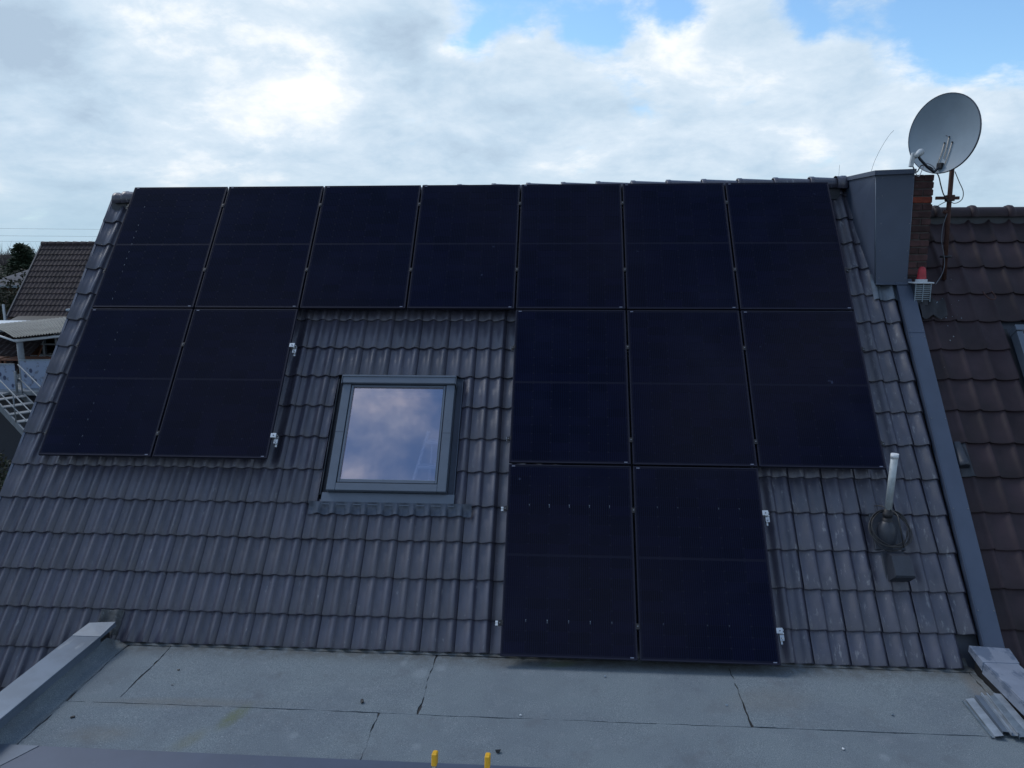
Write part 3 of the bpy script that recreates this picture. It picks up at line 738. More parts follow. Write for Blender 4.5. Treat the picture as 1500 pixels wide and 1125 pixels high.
for s, l in ((2.20, 'dark clamp on the left edge of the middle row, near the roof window top'), (3.22, 'dark clamp on the left edge of the middle row, near the roof window sill'),
             (3.92, 'dark clamp on the left edge of the bottom row, upper of two'), (4.94, 'dark clamp on the left edge of the bottom row, lower one by the eaves')):
    end_clamp(4.627, s, -1, l, False)
for s, l in ((1.23, 'small clamp on the right edge of the top row beside the tiles'), (2.20, 'small clamp on the right edge of the middle row, upper of two'), (3.22, 'small clamp on the right edge of the middle row, lower of two near the pipe')):
    end_clamp(8.069, s, 1, l, False)
for s, l in ((0.30, 'small clamp high on the left verge edge of the top row'), (1.23, 'small clamp low on the left verge edge of the top row'), (2.20, 'small clamp on the verge edge of the lower left pair, upper of two'), (3.23, 'small clamp on the verge edge of the lower left pair, lower of two')):
    end_clamp(0.009, s, -1, l, False)

# ------------------------------------------------------------------ chimney with sheet metal box
CHL = rp(3.5, 8.9, -0.6)
chim = thing('chimney', 'sooty brick chimney half clad in grey sheet metal at the ridge', 'chimney', CHL)
m = MB()
def hexa(bot, top, zb, zt):
    vs = [(x, y, zb + CZ) for x, y in bot] + [(x, y, z + CZ) for (x, y), z in zip(top, zt)]
    return vs, [(3, 2, 1, 0), (4, 5, 6, 7)] + [(i, (i + 1) % 4, 4 + (i + 1) % 4, 4 + i) for i in range(4)]
def panelq(pts, thick, name, mt=M_['zinc']):
    P = [rp(*p) for p in pts]; nn = (P[1] - P[0]).cross(P[2] - P[0]).normalized() * thick
    m = MB(); n = len(P); m.add(P + [p + nn for p in P], [list(range(n))[::-1], list(range(n, 2 * n))] + [(i, (i + 1) % n, n + (i + 1) % n, n + i) for i in range(n)])
    return m.obj(name, mt, chim, off=CHL)
panelq([(3.262, 8.49, -.345), (3.578, 8.49, -.345), (3.560, 8.49, .785), (3.184, 8.49, .772)], .006, 'front_cladding')
panelq([(3.258, 8.495, -.345), (3.180, 8.495, .772), (3.170, 9.40, .79), (3.20, 9.40, .50), (3.21, 9.0, .20)], .006, 'side_cladding')
panelq([(3.578, 8.495, -.345), (3.565, 8.495, .785), (3.560, 9.4, .80), (3.56, 9.4, 0)], .004, 'side_cladding')
m = MB(); m.add([rp(*p) for p in ((3.16, 8.46, .768), (3.572, 8.46, .782), (3.568, 9.46, .80), (3.15, 9.46, .785), (3.16, 8.46, .815), (3.572, 8.46, .828), (3.568, 9.46, .842), (3.15, 9.46, .828))],
        [(3, 2, 1, 0), (4, 5, 6, 7), (0, 1, 5, 4), (1, 2, 6, 5), (2, 3, 7, 6), (3, 0, 4, 7)]); m.obj('cap_sheet', M_['zinc'], chim, off=CHL)
m = MB(); m.tube([rp(3.180, 8.487, .77), rp(3.259, 8.487, -.345)], .0045, 5); m.tube([rp(3.563, 8.487, .785), rp(3.579, 8.487, -.345)], .004, 5); m.obj('corner_seam', M_['dullzinc'], chim, off=CHL)
for z_ in (-.28, .0, .28, .56, .74):
    for x_ in (3.29 - .062 * (z_ + .3) * .6, 3.555): link('screw', sm2, chim, Matrix.Translation(rp(x_, 8.485, z_) - CHL) @ Matrix.Rotation(math.pi / 2, 4, 'X'))
m = MB(); m.box(3.255, 8.455, CZ - .352, 3.585, 8.50, CZ - .335, b=.003); m.obj('lower_trim', M_['zinc'], chim, off=CHL)
bx0, bx1, by0, by1 = 3.595, 3.800, 8.56, 9.02
m = MB(); m.box(bx0 + .008, by0 + .008, CZ - .75, bx1 - .008, by1 - .008, CZ + .745); m.obj('mortar', M_['mortar'], chim, off=CHL)
bh, pitch = .0615, .0745
def brick_mesh(lx, ly, nm):
    out = []
    for q_ in range(3):
        m = MB(); pts = []
        b = .005
        m.box(-lx / 2, -ly / 2, -bh / 2, lx / 2, ly / 2, bh / 2, b=b)
        m.v = [(x + U(-.002, .002), y + U(-.002, .002), z + U(-.0015, .0015)) for x, y, z in m.v]
        out.append(m.mesh('brick', M_['brick']))
    return out
b1 = brick_mesh(.205, .095, 'brick'); b2 = brick_mesh(.0975, .20, 'brick'); b3 = brick_mesh(.095, .17, 'brick')
redm = brick_mesh(.205, .095, 'brick')[0].copy(); redm.materials.clear(); redm.materials.append(M_['brickred'])
for i in range(20):
    z = -.70 + pitch * i + bh / 2 + CZ
    if z > CZ + .76: break
    def put(me, x, y, z): 
        return link('brick', me, chim, Matrix.Translation(-CHL) @ Matrix.Translation((x + U(-.003, .003), y + U(-.003, .003), z)) @ Matrix.Rotation(U(-.02, .02), 4, 'Z'))
    xc = (bx0 + bx1) / 2
    if i % 2 == 0:
        o = put(redm if abs(z - CZ - .50) < .037 else random.choice(b1), xc, by0 + .047, z)
        for y in (by0 + .20, by0 + .385): put(random.choice(b3), bx1 - .048, y, z); put(random.choice(b3), bx0 + .048, y, z)
    else:
        for x in (bx0 + .049, bx1 - .049): put(random.choice(b2), x, by0 + .10, z)
        for x in (bx0 + .049, bx1 - .049): put(random.choice(b2), x, by0 + .31, z)
# ------------------------------------------------------------------ vent with grille and red cap beside the chimney
VL = rp(3.69, 8.40, -.50)
vt = thing('roof_vent', 'small louvred roof vent with a red plastic cap at the foot of the chimney', 'roof vent', VL)
vx0, vx1, vy0, vy1 = 3.605, 3.765, 8.34, 8.46
m = MB()
m.box(vx0 + .01, vy0 + .02, CZ - .60, vx1 - .01, vy1, CZ - .34); m.obj('box', M_['black2'], vt, off=VL)
for i in range(8):
    m = MB(); z = CZ - .50 + .020 * i; m.box(vx0, vy0 + .002, z, vx1, vy0 + .012, z + .008, M=None); m.obj('louvre', M_['galv'], vt, off=VL)
for x in (vx0, (vx0 + vx1) / 2 - .004, vx1 - .008):
    m = MB(); m.box(x, vy0 - .004, CZ - .52, x + .008, vy0 + .0015, CZ - .335); m.obj('upright', M_['galv'], vt, off=VL)
m = MB(); m.box(vx0 - .02, vy0 - .02, CZ - .334, vx1 + .02, vy1 + .02, CZ - .318, b=.004); m.obj('lid', M_['white'], vt, off=VL)
vc = Vector((3.69, 8.41, CZ - .3175))
m = MB(); m.lathe([(.058, 0), (.058, .026), (.050, .028), (.0, .028)], 16, M=Matrix.Translation(vc), smooth=False); m.obj('collar', M_['white'], vt, off=VL)
m = MB(); m.lathe([(.046, .029), (.040, .09), (.034, .135), (.026, .150), (.012, .156), (0, .157)], 18, M=Matrix.Translation(vc)); m.obj('red_cap', M_['red'], vt, off=VL)

# ------------------------------------------------------------------ satellite dish
DN = Vector((-.822, -.568, .036)).normalized()
DC = rp(3.730, 8.30, 1.149)
SL = rp(3.98, 8.57, -.24)
dish = thing('satellite_dish', 'large grey satellite dish on a rusty mast behind the chimney', 'satellite dish', SL)
upv = Vector((0, 0, 1)); ey = (upv - DN * upv.dot(DN)).normalized(); ex = ey.cross(DN).normalized()
DM = Matrix((( ex.x, ey.x, DN.x, DC.x), (ex.y, ey.y, DN.y, DC.y), (ex.z, ey.z, DN.z, DC.z), (0, 0, 0, 1)))
RX, RYd = .358, .380
m = MB(); prof = [(r, .075 * (r ** 2) - .075) for r in [i / 12 for i in range(13)]]
front = [(max(r, .001), z) for r, z in prof]; back = [(1.012, -.002), (1.012, -.016), (1.0, -.018)] + [(max(r, .001), z - .014) for r, z in reversed(prof[:-1])]
m.lathe(front, 56, M=DM @ Matrix.Diagonal((1, 1, 1, 1)), sx=RX, sy=RYd)
m.open().obj('reflector', M_['dish'], dish, off=SL)
m = MB(); m.lathe([(.998, -.004), (1.004, .004), (1.018, .003), (1.020, -.016), (1.0, -.020)] + back[3:], 56, M=DM, sx=RX, sy=RYd); m.open().obj('rim', M_['dishrim'], dish, off=SL)
def dp(x, y, z): return DM @ Vector((x, y, z))
for (x0, y0, x1, y1) in ((-.016, -.083, -.034, -.275), (.023, -.028, .010, -.24), (.063, -.084, .040, -.30)):
    def dz(x, y): return .075 * ((x / RX) ** 2 + (y / RYd) ** 2) - .075
    m = MB(); m.tube([dp(x0, y0, dz(x0, y0) + .006), dp((x0 + x1) / 2, (y0 + y1) / 2, dz((x0 + x1) / 2, (y0 + y1) / 2) + .008), dp(x1, y1, dz(x1, y1) + .01)], .0042, 6); m.obj('pressed_rib', M_['tan'], dish, off=SL)
    m = MB(); m.lathe([(0, .012), (.007, .010), (.009, 0)], 8, M=DM @ Matrix.Translation((x0, y0, dz(x0, y0)))); m.obj('bolt', M_['black'], dish, off=SL)
lnbp = dp(-.005, -.40, .47)
lnbp = rp(3.405, 8.06, .925)
foot = dp(-.02, -.375, .0)
m = MB(); m.tube([dp(-.005, -.315, -.01), foot + DN * .05, foot.lerp(lnbp, .5) - Vector((0, 0, .035)), lnbp - Vector((-.02, .0, .045)), lnbp - Vector((0, 0, .01))], .013, 8); m.obj('feed_arm', M_['black2'], dish, off=SL)
m = MB(); m.box(-.026, -.03, -.02, .026, .03, .03, M=DM @ Matrix.Translation((-.003, -.312, -.02)), b=.004); m.obj('arm_bracket', M_['black'], dish, off=SL)
ld = (DC - lnbp).normalized(); LM = Matrix.Translation(lnbp) @ ld.to_track_quat('Z', 'Y').to_matrix().to_4x4()
m = MB(); m.lathe([(.0, -.05), (.022, -.05), (.022, .0), (.031, .012), (.033, .05), (.028, .062), (0, .066)], 18, M=LM); m.obj('feed_horn', M_['lnb'], dish, off=SL)
m = MB(); m.box(-.018, -.018, -.12, .018, .018, .012, b=.004, M=Matrix.Translation(lnbp + Vector((-.045, .0, .0))) @ Matrix.Rotation(.12, 4, 'Y')); m.obj('lnb_housing', M_['lnb'], dish, off=SL)
m = MB(); m.tube([rp(3.995, 8.58, -.30), rp(3.950, 8.52, .45), rp(3.938, 8.50, 1.12)], .0235, 12); m.obj('mast', M_['rust'], dish, off=SL)
m = MB(); m.box(-.05, -.035, -.07, .05, .05, .07, b=.006, M=Matrix.Translation(DC.lerp(rp(3.938, 8.50, 1.05), .72))); m.tube([dp(0, 0, -.08), rp(3.938, 8.50, 1.05)], .02, 8); m.obj('dish_bracket', M_['black2'], dish, off=SL)
m = MB(); m.box(3.80, 8.485, CZ + .520, 4.035, 8.510, CZ + .552, b=.003); m.obj('wall_arm', M_['rust'], dish, off=SL)
m = MB(); m.box(3.915, 8.475, CZ + .505, 3.985, 8.555, CZ + .567, b=.004); m.obj('mast_clamp', M_['rust'], dish, off=SL)
m = MB(); m.tube([rp(3.90, 8.53, .405), rp(3.94, 8.52, .39)], [.018, .024], 8); m.obj('cable_clip', M_['rust'], dish, off=SL)
m = MB(); m.lathe([(.027, -.012), (.06, -.01), (.055, .01), (.026, .012)], 10, M=Matrix.Translation(rp(3.985, 8.565, -.06))); m.obj('mast_collar', M_['black'], dish, off=SL)
def catmull(P, n=10):
    P = [Vector(p) for p in P]; P = [P[0] * 2 - P[1]] + P + [P[-1] * 2 - P[-2]]; out = []
    for i in range(1, len(P) - 2):
        for k in range(n):
            t = k / n; a, b, c, d = P[i - 1:i + 3]
            out.append(.5 * ((2 * b) + (c - a) * t + (2 * a - 5 * b + 4 * c - d) * t * t + (3 * b - a - 3 * c + d) * t ** 3))
    out.append(P[-2]); return out
def cable(pts, r, name, mt, label, cat='cable', n=10):
    P = catmull(pts, n); loc = P[0].copy()
    o = MB().tube(P, r, 6).mesh(name, mt, off=loc); o = link(name, o, None, Matrix.Translation(loc)); return tag(o, label, cat)
cable([lnbp + Vector((-.05, 0, -.10)), rp(3.42, 8.1, .76), rp(3.50, 8.2, .83), rp(3.58, 8.3, .84), rp(3.66, 8.35, .83), rp(3.76, 8.40, .76), rp(3.82, 8.45, .66), rp(3.86, 8.46, .57), rp(3.92, 8.47, .50)], .006, 'antenna_cable', M_['wire'], 'dark cable drooping from the dish feed to the mast arm')
cable([lnbp + Vector((-.04, 0, -.11)), rp(3.45, 8.12, .72), rp(3.56, 8.25, .85), rp(3.66, 8.33, .845), rp(3.72, 8.36, .80)], .004, 'antenna_cable', M_['cablegrey'], 'pale cable loop between the dish feed and the chimney top')
cable([rp(3.97, 8.50, .80), rp(4.02, 8.5, .70), rp(4.06, 8.48, .60), rp(4.05, 8.47, .52), rp(3.98, 8.46, .48), rp(3.90, 8.46, .50), rp(3.80, 8.50, .44)], .0042, 'antenna_cable', M_['wire'], 'thin black cable looping out right of the rusty mast')
cable([rp(3.93, 8.50, .38), rp(3.90, 8.50, .25), rp(3.90, 8.50, .1), rp(3.93, 8.50, -.02), rp(3.95, 8.50, -.14), rp(3.90, 8.43, -.24), rp(3.80, 8.33, -.34)], .004, 'antenna_cable', M_['wire2'], 'thin cable running down beside the mast to the roof vent')
cable([rp(3.19, 8.65, .815), rp(3.22, 8.65, .93), rp(3.28, 8.65, 1.07), rp(3.35, 8.65, 1.19), rp(3.39, 8.65, 1.235)], .0016, 'wire_antenna', M_['wire2'], 'long bent wire sticking up from the chimney box', 'wire')
cable([rp(3.045, 9.2, .79), rp(3.045, 9.2, .95)], .0014, 'wire_antenna', M_['wire2'], 'short upright wire on the ridge left of the chimney box', 'wire', 3)

# ------------------------------------------------------------------ pipe penetration on the lower right
def roof_at(u, s, off=0): return MR @ Vector((u, -s, off))
PT = roof_at(8.02, 4.02, -.15)
pv = thing('vent_pipe', 'grey plastic pipe with pale top standing in a black dome on the tiles', 'vent pipe', PT)
TM = MR @ Matrix.Translation((8.02, -4.02, 0))
m = MB(); m.box(-.13, -.17, -.165, .13, .17, -.138, M=TM, b=.006); m.box(-.075, -.13, -.139, .075, .08, -.118, M=TM, b=.012); m.obj('base_tile', M_['black2'], pv, off=PT)
m = MB(); zc = Vector((2.868, 6.80, -2.52 + CZ)); DMt = Matrix.Translation(zc)
m.lathe([(.090, -.10), (.092, .0), (.086, .07), (.074, .11), (.050, .145), (.040, .16), (0, .165)], 24, M=DMt); m.obj('dome', M_['black2'], pv, off=PT)
m = MB(); m.lathe([(.040, .13), (.040, .185), (.034, .187), (.034, .20), (.041, .205), (.041, .235), (.034, .24), (.034, .27), (.0, .27)], 20, M=DMt); m.obj('collar', M_['black'], pv, off=PT)
pb = zc + Vector((0, -.0, .27)); ptop = pb + Vector((.018, 0, .50))
m = MB(); m.tube([pb, ptop], .030, 20); m.obj('pipe', M_['pipe'], pv, off=PT)
m = MB(); m.tube([ptop - Vector((0.001, 0, .035)), ptop + Vector((0, 0, .004))], .0335, 20); m.obj('pipe_cap', M_['pipecap'], pv, off=PT)
# coil of cable round the dome
pts = []
for i in range(64 * 5 + 1):
    t = i / 64; w = 2 * math.pi * t
    r = .165 + .012 * math.sin(t * 2.3) + .006 * math.sin(w * 3 + t)
    pts.append(TM @ Vector((math.cos(w) * r * .98 + .01 * math.sin(t * 5), math.sin(w) * r * 1.02 - .0 + .012 * math.cos(t * 3), -.105 + .004 * t + .018 * math.sin(w + t) + .02)))
coil = MB().tube(pts, .0052, 6); o = coil.obj('cable_coil', M_['wire'], None, Matrix.Translation(PT), off=PT); tag(o, 'coil of black solar cable hung around the vent pipe dome', 'cable')
cable([TM @ Vector(p) for p in ((-.09, .22, -.09), (-.05, .19, -.02), (.02, .10, .06), (.015, 0, .10), (.03, -.10, .06), (.08, -.17, -.06))], .005, 'solar_cable', M_['wire'], 'black cable end hanging down in front of the vent pipe dome')
# hooded outlet
HT = roof_at(8.05, 4.33, -.15); HM = MR @ Matrix.Translation((8.035, -4.33, 0))
hd = thing('hooded_outlet', 'black hooded cable outlet on the tiles just below the vent pipe', 'roof outlet', HT)
m = MB(); m.box(-.10, -.13, -.168, .10, .14, -.150, M=HM, b=.006); m.obj('base_tile', M_['black2'], hd, off=HT)
m = MB(); m.hull([(-.088, -.135, -.15), (.088, -.135, -.15), (-.085, -.14, .0), (.085, -.14, .0), (-.088, -.138, -.02), (.088, -.138, -.02), (-.078, -.126, .014), (.078, -.126, .014), (-.074, .05, -.010), (.074, .05, -.010), (-.075, .05, -.06), (.075, .05, -.06), (-.045, .10, -.085), (.045, .10, -.085), (-.06, .12, -.15), (.06, .12, -.15)], M=HM); m.obj('hood', M_['black2'], hd, off=HT)

# ------------------------------------------------------------------ flat roofed extension
FZ = -3.40 + CZ
EL = Vector((-0.3, 4.6, 0))
ext = thing('flat_roof_extension', 'flat roofed extension with weathered grey felt in front of the tiled roof', 'building', EL)
m = MB(); m.box(-4.06, 4.40, 0, 3.48, 6.35, FZ - .05); m.obj('wall', M_['plaster'], ext, off=EL)
m = MB(); m.box(-3.93, 4.45, FZ - .045, 3.37, 6.34, FZ - .006); m.obj('roof_deck', M_['bitumen'], ext, off=EL)
def felt(x0, x1, y0, y1, z, seed, jl=1, jr=1, jt=1, jb=1, name='felt_sheet'):
    """one felt sheet with a hand laid, slightly wandering edge"""
    def w(t, k, amp): return amp * (noise.noise(Vector((t * 3.1, seed + k * 7.7, 0))) + .6 * noise.noise(Vector((t * 14, seed + k * 3.3, 4))) + .3 * noise.noise(Vector((t * 45, seed, k))))
    nx = max(4, int((x1 - x0) / .03)); ny = max(4, int((y1 - y0) / .03)); rows = []
    for j in range(ny + 1):
        ty = j / ny; r = []
        for i in range(nx + 1):
            tx = i / nx; x = x0 + (x1 - x0) * tx; y = y0 + (y1 - y0) * ty
            if i == 0: x += w(y, 1, .018 * jl)
            if i == nx: x += w(y, 2, .018 * jr)
            if j == 0: y += w(x, 3, .010 * jb)
            if j == ny: y += w(x, 4, .010 * jt)
            zz = z + .0035 * noise.noise(Vector((x * 1.7, y * 1.7, seed * .1))) + .0012 * noise.noise(Vector((x * 8, y * 8, seed)))
            r.append(Vector((x, y, zz)))
        rows.append(r)
    m = MB(); m.open(); m.sheet(rows)
    b = []
    for r in (rows[0], rows[-1]): m.sheet([r, [v - Vector((0, 0, .012)) for v in r]], smooth=False)
    for k in (0, -1):
        c = [r[k] for r in rows]; m.sheet([c, [v - Vector((0, 0, .012)) for v in c]], smooth=False)
    return m.obj(name, M_['sand'], ext, off=EL)
felt(-3.795, -3.415, 5.243, 6.22, FZ, 1); felt(-3.405, -1.073, 5.243, 6.22, FZ + .002, 2); felt(-1.062, 1.378, 5.243, 6.22, FZ, 3); felt(1.387, 3.315, 5.243, 6.22, FZ + .002, 4)
felt(-3.795, -1.365, 4.60, 5.236, FZ + .002, 5); felt(-1.354, 3.315, 4.60, 5.236, FZ, 6)
felt(-3.91, -3.802, 4.60, 6.22, FZ + .003, 7, name='edge_felt'); felt(3.322, 3.37, 4.60, 6.20, FZ + .003, 8, name='edge_felt')
# felt turned up at the eaves
m = MB(); m.open(); rows = []
for j, (y, z) in enumerate(((6.10, .001), (6.17, .006), (6.21, .022), (6.235, .05), (6.30, .055))):
    rows.append([Vector((x, y + .006 * noise.noise(Vector((x * 5, 2, j))), FZ + .006 + z + .005 * noise.noise(Vector((x * 7, j, 3))))) for x in [-3.9 + 7.25 * i / 200 for i in range(201)]])
m.sheet(rows); m.obj('felt_upstand', M_['sand'], ext, off=EL)
# parapets
def cap(pts_xy, z0, z1, name, mt, b=.004):
    m = MB(); m.hull([(x, y, z) for x, y in pts_xy for z in (z0, z1)]); return m.obj(name, mt, ext, off=EL)
m = MB(); m.box(-4.13, 4.42, FZ - .1, -3.925, 6.05, FZ + .155); m.obj('parapet', M_['bitumen'], ext, off=EL)
m = MB(); m.open(); m.sheet([[Vector((-3.922, y, FZ + .12)) for y in (4.5, 6.0)], [Vector((-3.915, y, FZ + .05)) for y in (4.5, 6.1)], [Vector((-3.88, y, FZ + .012)) for y in (4.5, 6.15)], [Vector((-3.81, y, FZ + .0055)) for y in (4.5, 6.2)]]); m.obj('felt_upstand', M_['sand'], ext, off=EL)
cz = FZ + .16
m = MB(); m.box(-4.165, 4.44, cz, -3.915, 5.90, cz + .022, b=.003); m.box(-3.921, 4.44, cz - .045, -3.9145, 5.90, cz + .001); m.box(-4.167, 4.44, cz - .05, -4.161, 5.90, cz + .001); m.obj('parapet_cap', M_['dullzinc'], ext, off=EL)
m = MB(); m.hull([(-4.16, 5.895, cz), (-3.912, 5.895, cz), (-4.16, 5.895, cz + .026), (-3.912, 5.895, cz + .026), (-4.12, 6.08, cz + .01), (-3.90, 6.11, cz + .01), (-4.12, 6.08, cz + .052), (-3.90, 6.11, cz + .052)]); m.obj('parapet_cap_end', M_['dullzinc'], ext, off=EL)
# patched flashing on the tiles above the left parapet
m = MB(); m.open(); rows = []
for i in range(9):
    s = 4.90 + .22 * i / 8
    rows.append([Vector((u + .006 * noise.noise(Vector((s * 20, u * 9, 0))), -s + .006 * noise.noise(Vector((u * 20, 1, s))), CZT + (tz(u - J0) - .03) * .8 + .002 + .010 * noise.noise(Vector((u * 16, s * 16, 5))))) for u in [1.02 + .20 * j / 14 for j in range(15)]])
m.sheet(rows); m.obj('patch_flashing', M_['dirtylead'], house, in_house(MR))
m = MB(); m.box(3.376, 4.42, FZ - .1, 3.58, 6.13, FZ + .135); m.obj('parapet', M_['bitumen'], ext, off=EL)
cz = FZ + .14
m = MB(); m.box(3.362, 4.44, cz, 3.625, 5.985, cz + .022, b=.003); m.box(3.358, 4.44, cz - .075, 3.364, 5.985, cz + .005); m.box(3.622, 4.44, cz - .05, 3.628, 5.985, cz + .001); m.obj('parapet_cap', M_['wetzinc'], ext, off=EL)
m = MB(); m.hull([(3.352, 5.98, cz - .05), (3.632, 5.98, cz - .05), (3.352, 5.98, cz + .027), (3.632, 5.98, cz + .027), (3.35, 6.20, cz), (3.66, 6.18, cz), (3.35, 6.20, cz + .050), (3.66, 6.18, cz + .045)]); m.obj('parapet_cap_end', M_['wetzinc'], ext, off=EL)
# front edge strip
m = MB(); m.hull([(x, y, z) for (x, y) in ((-3.772, 4.37), (3.62, 4.37), (3.62, 4.668), (-3.612, 4.668)) for z in (FZ + .004, FZ + .020)]); m.box(-3.772, 4.360, FZ - .14, 3.62, 4.3695, FZ + .019); m.obj('edge_flashing', M_['zinc'], ext, off=EL)
m = MB(); m.hull([(x, y, z) for (x, y) in ((-4.17, 4.37), (-3.776, 4.37), (-3.616, 4.668), (-4.17, 4.668)) for z in (FZ + .006, FZ + .024)]); m.obj('corner_flashing', M_['winframe'], ext, off=EL)

# debris on the felt
def lump(x, y, r, label, mt, name='pebble', cat='pebble', sq=.6):
    m = MB(); m.hull([(U(-1, 1) * r, U(-1, 1) * r * .8, U(0, 1.0) * r * sq * 1.3) for _ in range(14)] + [(r * .6, 0, 0), (-r * .6, 0, 0), (0, r * .5, 0), (0, -r * .5, 0)])
    return tag(m.obj(name, mt, None, Matrix.Translation((x, y, FZ + .005)) @ Matrix.Rotation(U(0, 3), 4, 'Z')), label, cat)
lump(-1.515, 5.36, .020, 'small black lump lying on the felt left of the centre seam', M_['bitumen'], 'debris', 'debris', 1.0)
lump(-0.43, 4.83, .022, 'small black lump on the felt right of the ladder tips', M_['bitumen'], 'debris', 'debris', .8)
lump(-3.61, 5.03, .016, 'dark crumb on the felt near the left parapet', M_['bitumen'], 'debris', 'debris', .5)
lump(-3.15, 5.72, .016, 'dark crumb on the felt right of the left short seam, upper one', M_['bitumen'], 'debris', 'debris', .4)
lump(-3.09, 5.5, .011, 'tiny crumb on the felt right of the left short seam, lower one', M_['black2'], 'debris', 'debris', .4)
lump(-0.30, 5.27, .010, 'pale pebble on the long seam below the left bottom panel', M_['white'])
lump(1.25, 5.50, .012, 'grey pebble on the felt left of the right short seam', M_['galv'])
lump(1.95, 5.02, .012, 'pale pebble near the front edge, right half of the felt', M_['white'])
lump(0.35, 5.85, .012, 'small pebble in the shade under the left bottom panel', M_['galv'])
lump(2.45, 5.45, .013, 'grey pebble on the felt left of the metal profiles', M_['galv'])

# ------------------------------------------------------------------ ladder at the front edge
LP = rp(-.62, 3.2, -3.9)
ladr = thing('ladder', 'aluminium ladder with two yellow tipped rails leaning on the front edge', 'ladder', rp(-.62, 3.1, -CZ))
LP = rp(-.62, 3.1, -CZ)
top = 4.40
for x in (-.793, -.458):
    a = rp(x, top, -3.14); dd = (rp(x, 3.3, -CZ) - a).normalized()
    Mx = Matrix.Translation(a) @ dd.to_track_quat('Z', 'Y').to_matrix().to_4x4()
    m = MB(); ln = (rp(x, 3.3, -CZ) - a).length
    m.box(-.0125, -.031, .0, .0125, .031, ln, M=Mx, b=.003); m.obj('rail', M_['alu'], ladr, off=LP)
    m = MB(); m.box(-.0165, -.036, -.026, .0165, .036, .052, M=Mx, b=.006)
    m.obj('yellow_cap', M_['yellow'], ladr, off=LP)
    m = MB(); m.tube([Mx @ Vector((0, -.036, .07)), Mx @ Vector((0, .036, .07))], .005, 8); m.obj('bolt', M_['black'], ladr, off=LP)
for i in range(13):
    t = .22 + .28 * i
    a = rp(-.793, top, -3.14); b = rp(-.793, 3.3, -CZ); p = a + (b - a).normalized() * t
    m = MB(); m.tube([p, p + Vector((.335, 0, 0))], .014, 8); m.obj('rung', M_['alu'], ladr, off=LP)

# ------------------------------------------------------------------ loose metal profiles by the right parapet
profs = [((3.065, 5.66), (3.045, 5.21), 'leftmost thin angle strip of the metal profiles beside the right parapet', 'L', .000),
         ((3.115, 5.67), (3.085, 5.20), 'second metal channel from the left beside the right parapet', 'C', .0),
         ((3.190, 5.70), (3.150, 5.235), 'third metal channel from the left, bluish, in the pile by the right parapet', 'C', .010),
         ((3.235, 5.71), (3.185, 5.20), 'brightest metal channel lying on top of the pile by the right parapet', 'C', .030),
         ((3.300, 5.70), (3.240, 5.18), 'second metal channel from the right, beneath its neighbours by the parapet', 'C', .014),
         ((3.335, 5.72), (3.300, 5.20), 'rightmost metal channel, leaning against the right parapet', 'C', .020)]
for (a, b, lab, kind, dz) in profs:
    A = Vector((a[0], a[1], FZ + .006 + dz)); B = Vector((b[0], b[1], FZ + .006 + dz + U(0, .006)))
    d = (B - A); L_ = d.length
    Mx = Matrix.Translation(A) @ Matrix.Rotation(math.atan2(d.y, d.x), 4, 'Z') @ Matrix.Rotation(U(-.25, .25), 4, 'X')
    w = .023; t = .0025; h = .026
    if kind == 'C': sec = [(-w, 0), (w, 0), (w, h), (w - .009, h), (w - .009, h - t), (w - t, h - t), (w - t, t), (-w + t, t), (-w + t, h - t), (-w + .009, h - t), (-w + .009, h), (-w, h)]
    else: sec = [(-.012, 0), (.012, 0), (.012, t), (-.012 + t, t), (-.012 + t, .018), (-.012, .018)]
    m = MB(); n = len(sec)
    if kind == 'C' and dz < .025: sec = [(y * 1.25, h - z) for y, z in sec]
    m.add([Mx @ Vector((x, y, z)) for x in (0, L_) for y, z in sec], [(i, (i + 1) % n, n + (i + 1) % n, n + i) for i in range(n)])
    mt = [M_['galv'], M_['galv2'], M_['dullzinc'], M_['galv2'], M_['galv'], M_['galv2']][profs.index((a, b, lab, kind, dz))]
    if kind == 'C':   # closed hat: bright back with two flanges
        pass
    loc = (A + B) / 2; tag(m.obj('metal_profile', mt, None, Matrix.Translation(loc), off=loc), lab, 'metal profile', 'loose metal profiles by the right parapet')

# ------------------------------------------------------------------ neighbouring house on the right
NL = Vector((6, 9.4, 0)); NI = Matrix.Translation(-NL)
nh = thing('house', 'neighbouring house on the right with brown pantile roof and lower ridge', 'house', NL)
NX0, NX1 = 8.78, 12.2                      # in roof coordinates
nroofm = MB(); nroofm.box(NX0 - .0, -.36, -.32, NX1, -6.85, -.245); nroof = nroofm.obj('roof', M_['black2'], nh, NI @ MR)
NTP, NTG = 0.2195, 0.3445
def nz_(x):
    x = x % NTP
    t = x / NTP
    pan = -0.013 * math.sin(math.pi * min(1, t / .80))
    roll = .024 * (0.5 + 0.5 * math.cos(math.pi * min(1, abs(t - .93) / .18)))
    return pan + roll + .004 * (1 - t)
nfull = tile_mesh(0, NTP, .38, name='tile', zf=nz_, lip=.026, p=NTP, seg=14, gap=.005)
NJ = 8.939 - NTP
ntop = tile_mesh(0, NTP, .335, name='tile', zf=nz_, lip=.026, p=NTP, seg=14, gap=.005)
for r in range(17):
    s = 0.70 + NTG * r
    for c in range(0, 15):
        a = NJ + c * NTP
        if a < NX0 - .03 or a > NX1 - .2: continue
        off = 0.0
        # opening for the neighbour's roof window
        if 9.62 < a + NTP * .6 and 1.95 < s < 3.0 and a < 10.3: continue
        if 3.2 < s < 3.6 and c == 0: continue
        M = Matrix.Translation((a + U(-.002, .002), -s + U(-.003, .003), -.158 + U(-.002, .002))) @ Matrix.Rotation(U(-.008, .008), 4, 'Z') @ Matrix.Rotation(U(-.008, .008), 4, 'X')
        link('tile', nfull if r else ntop, nroof, M)
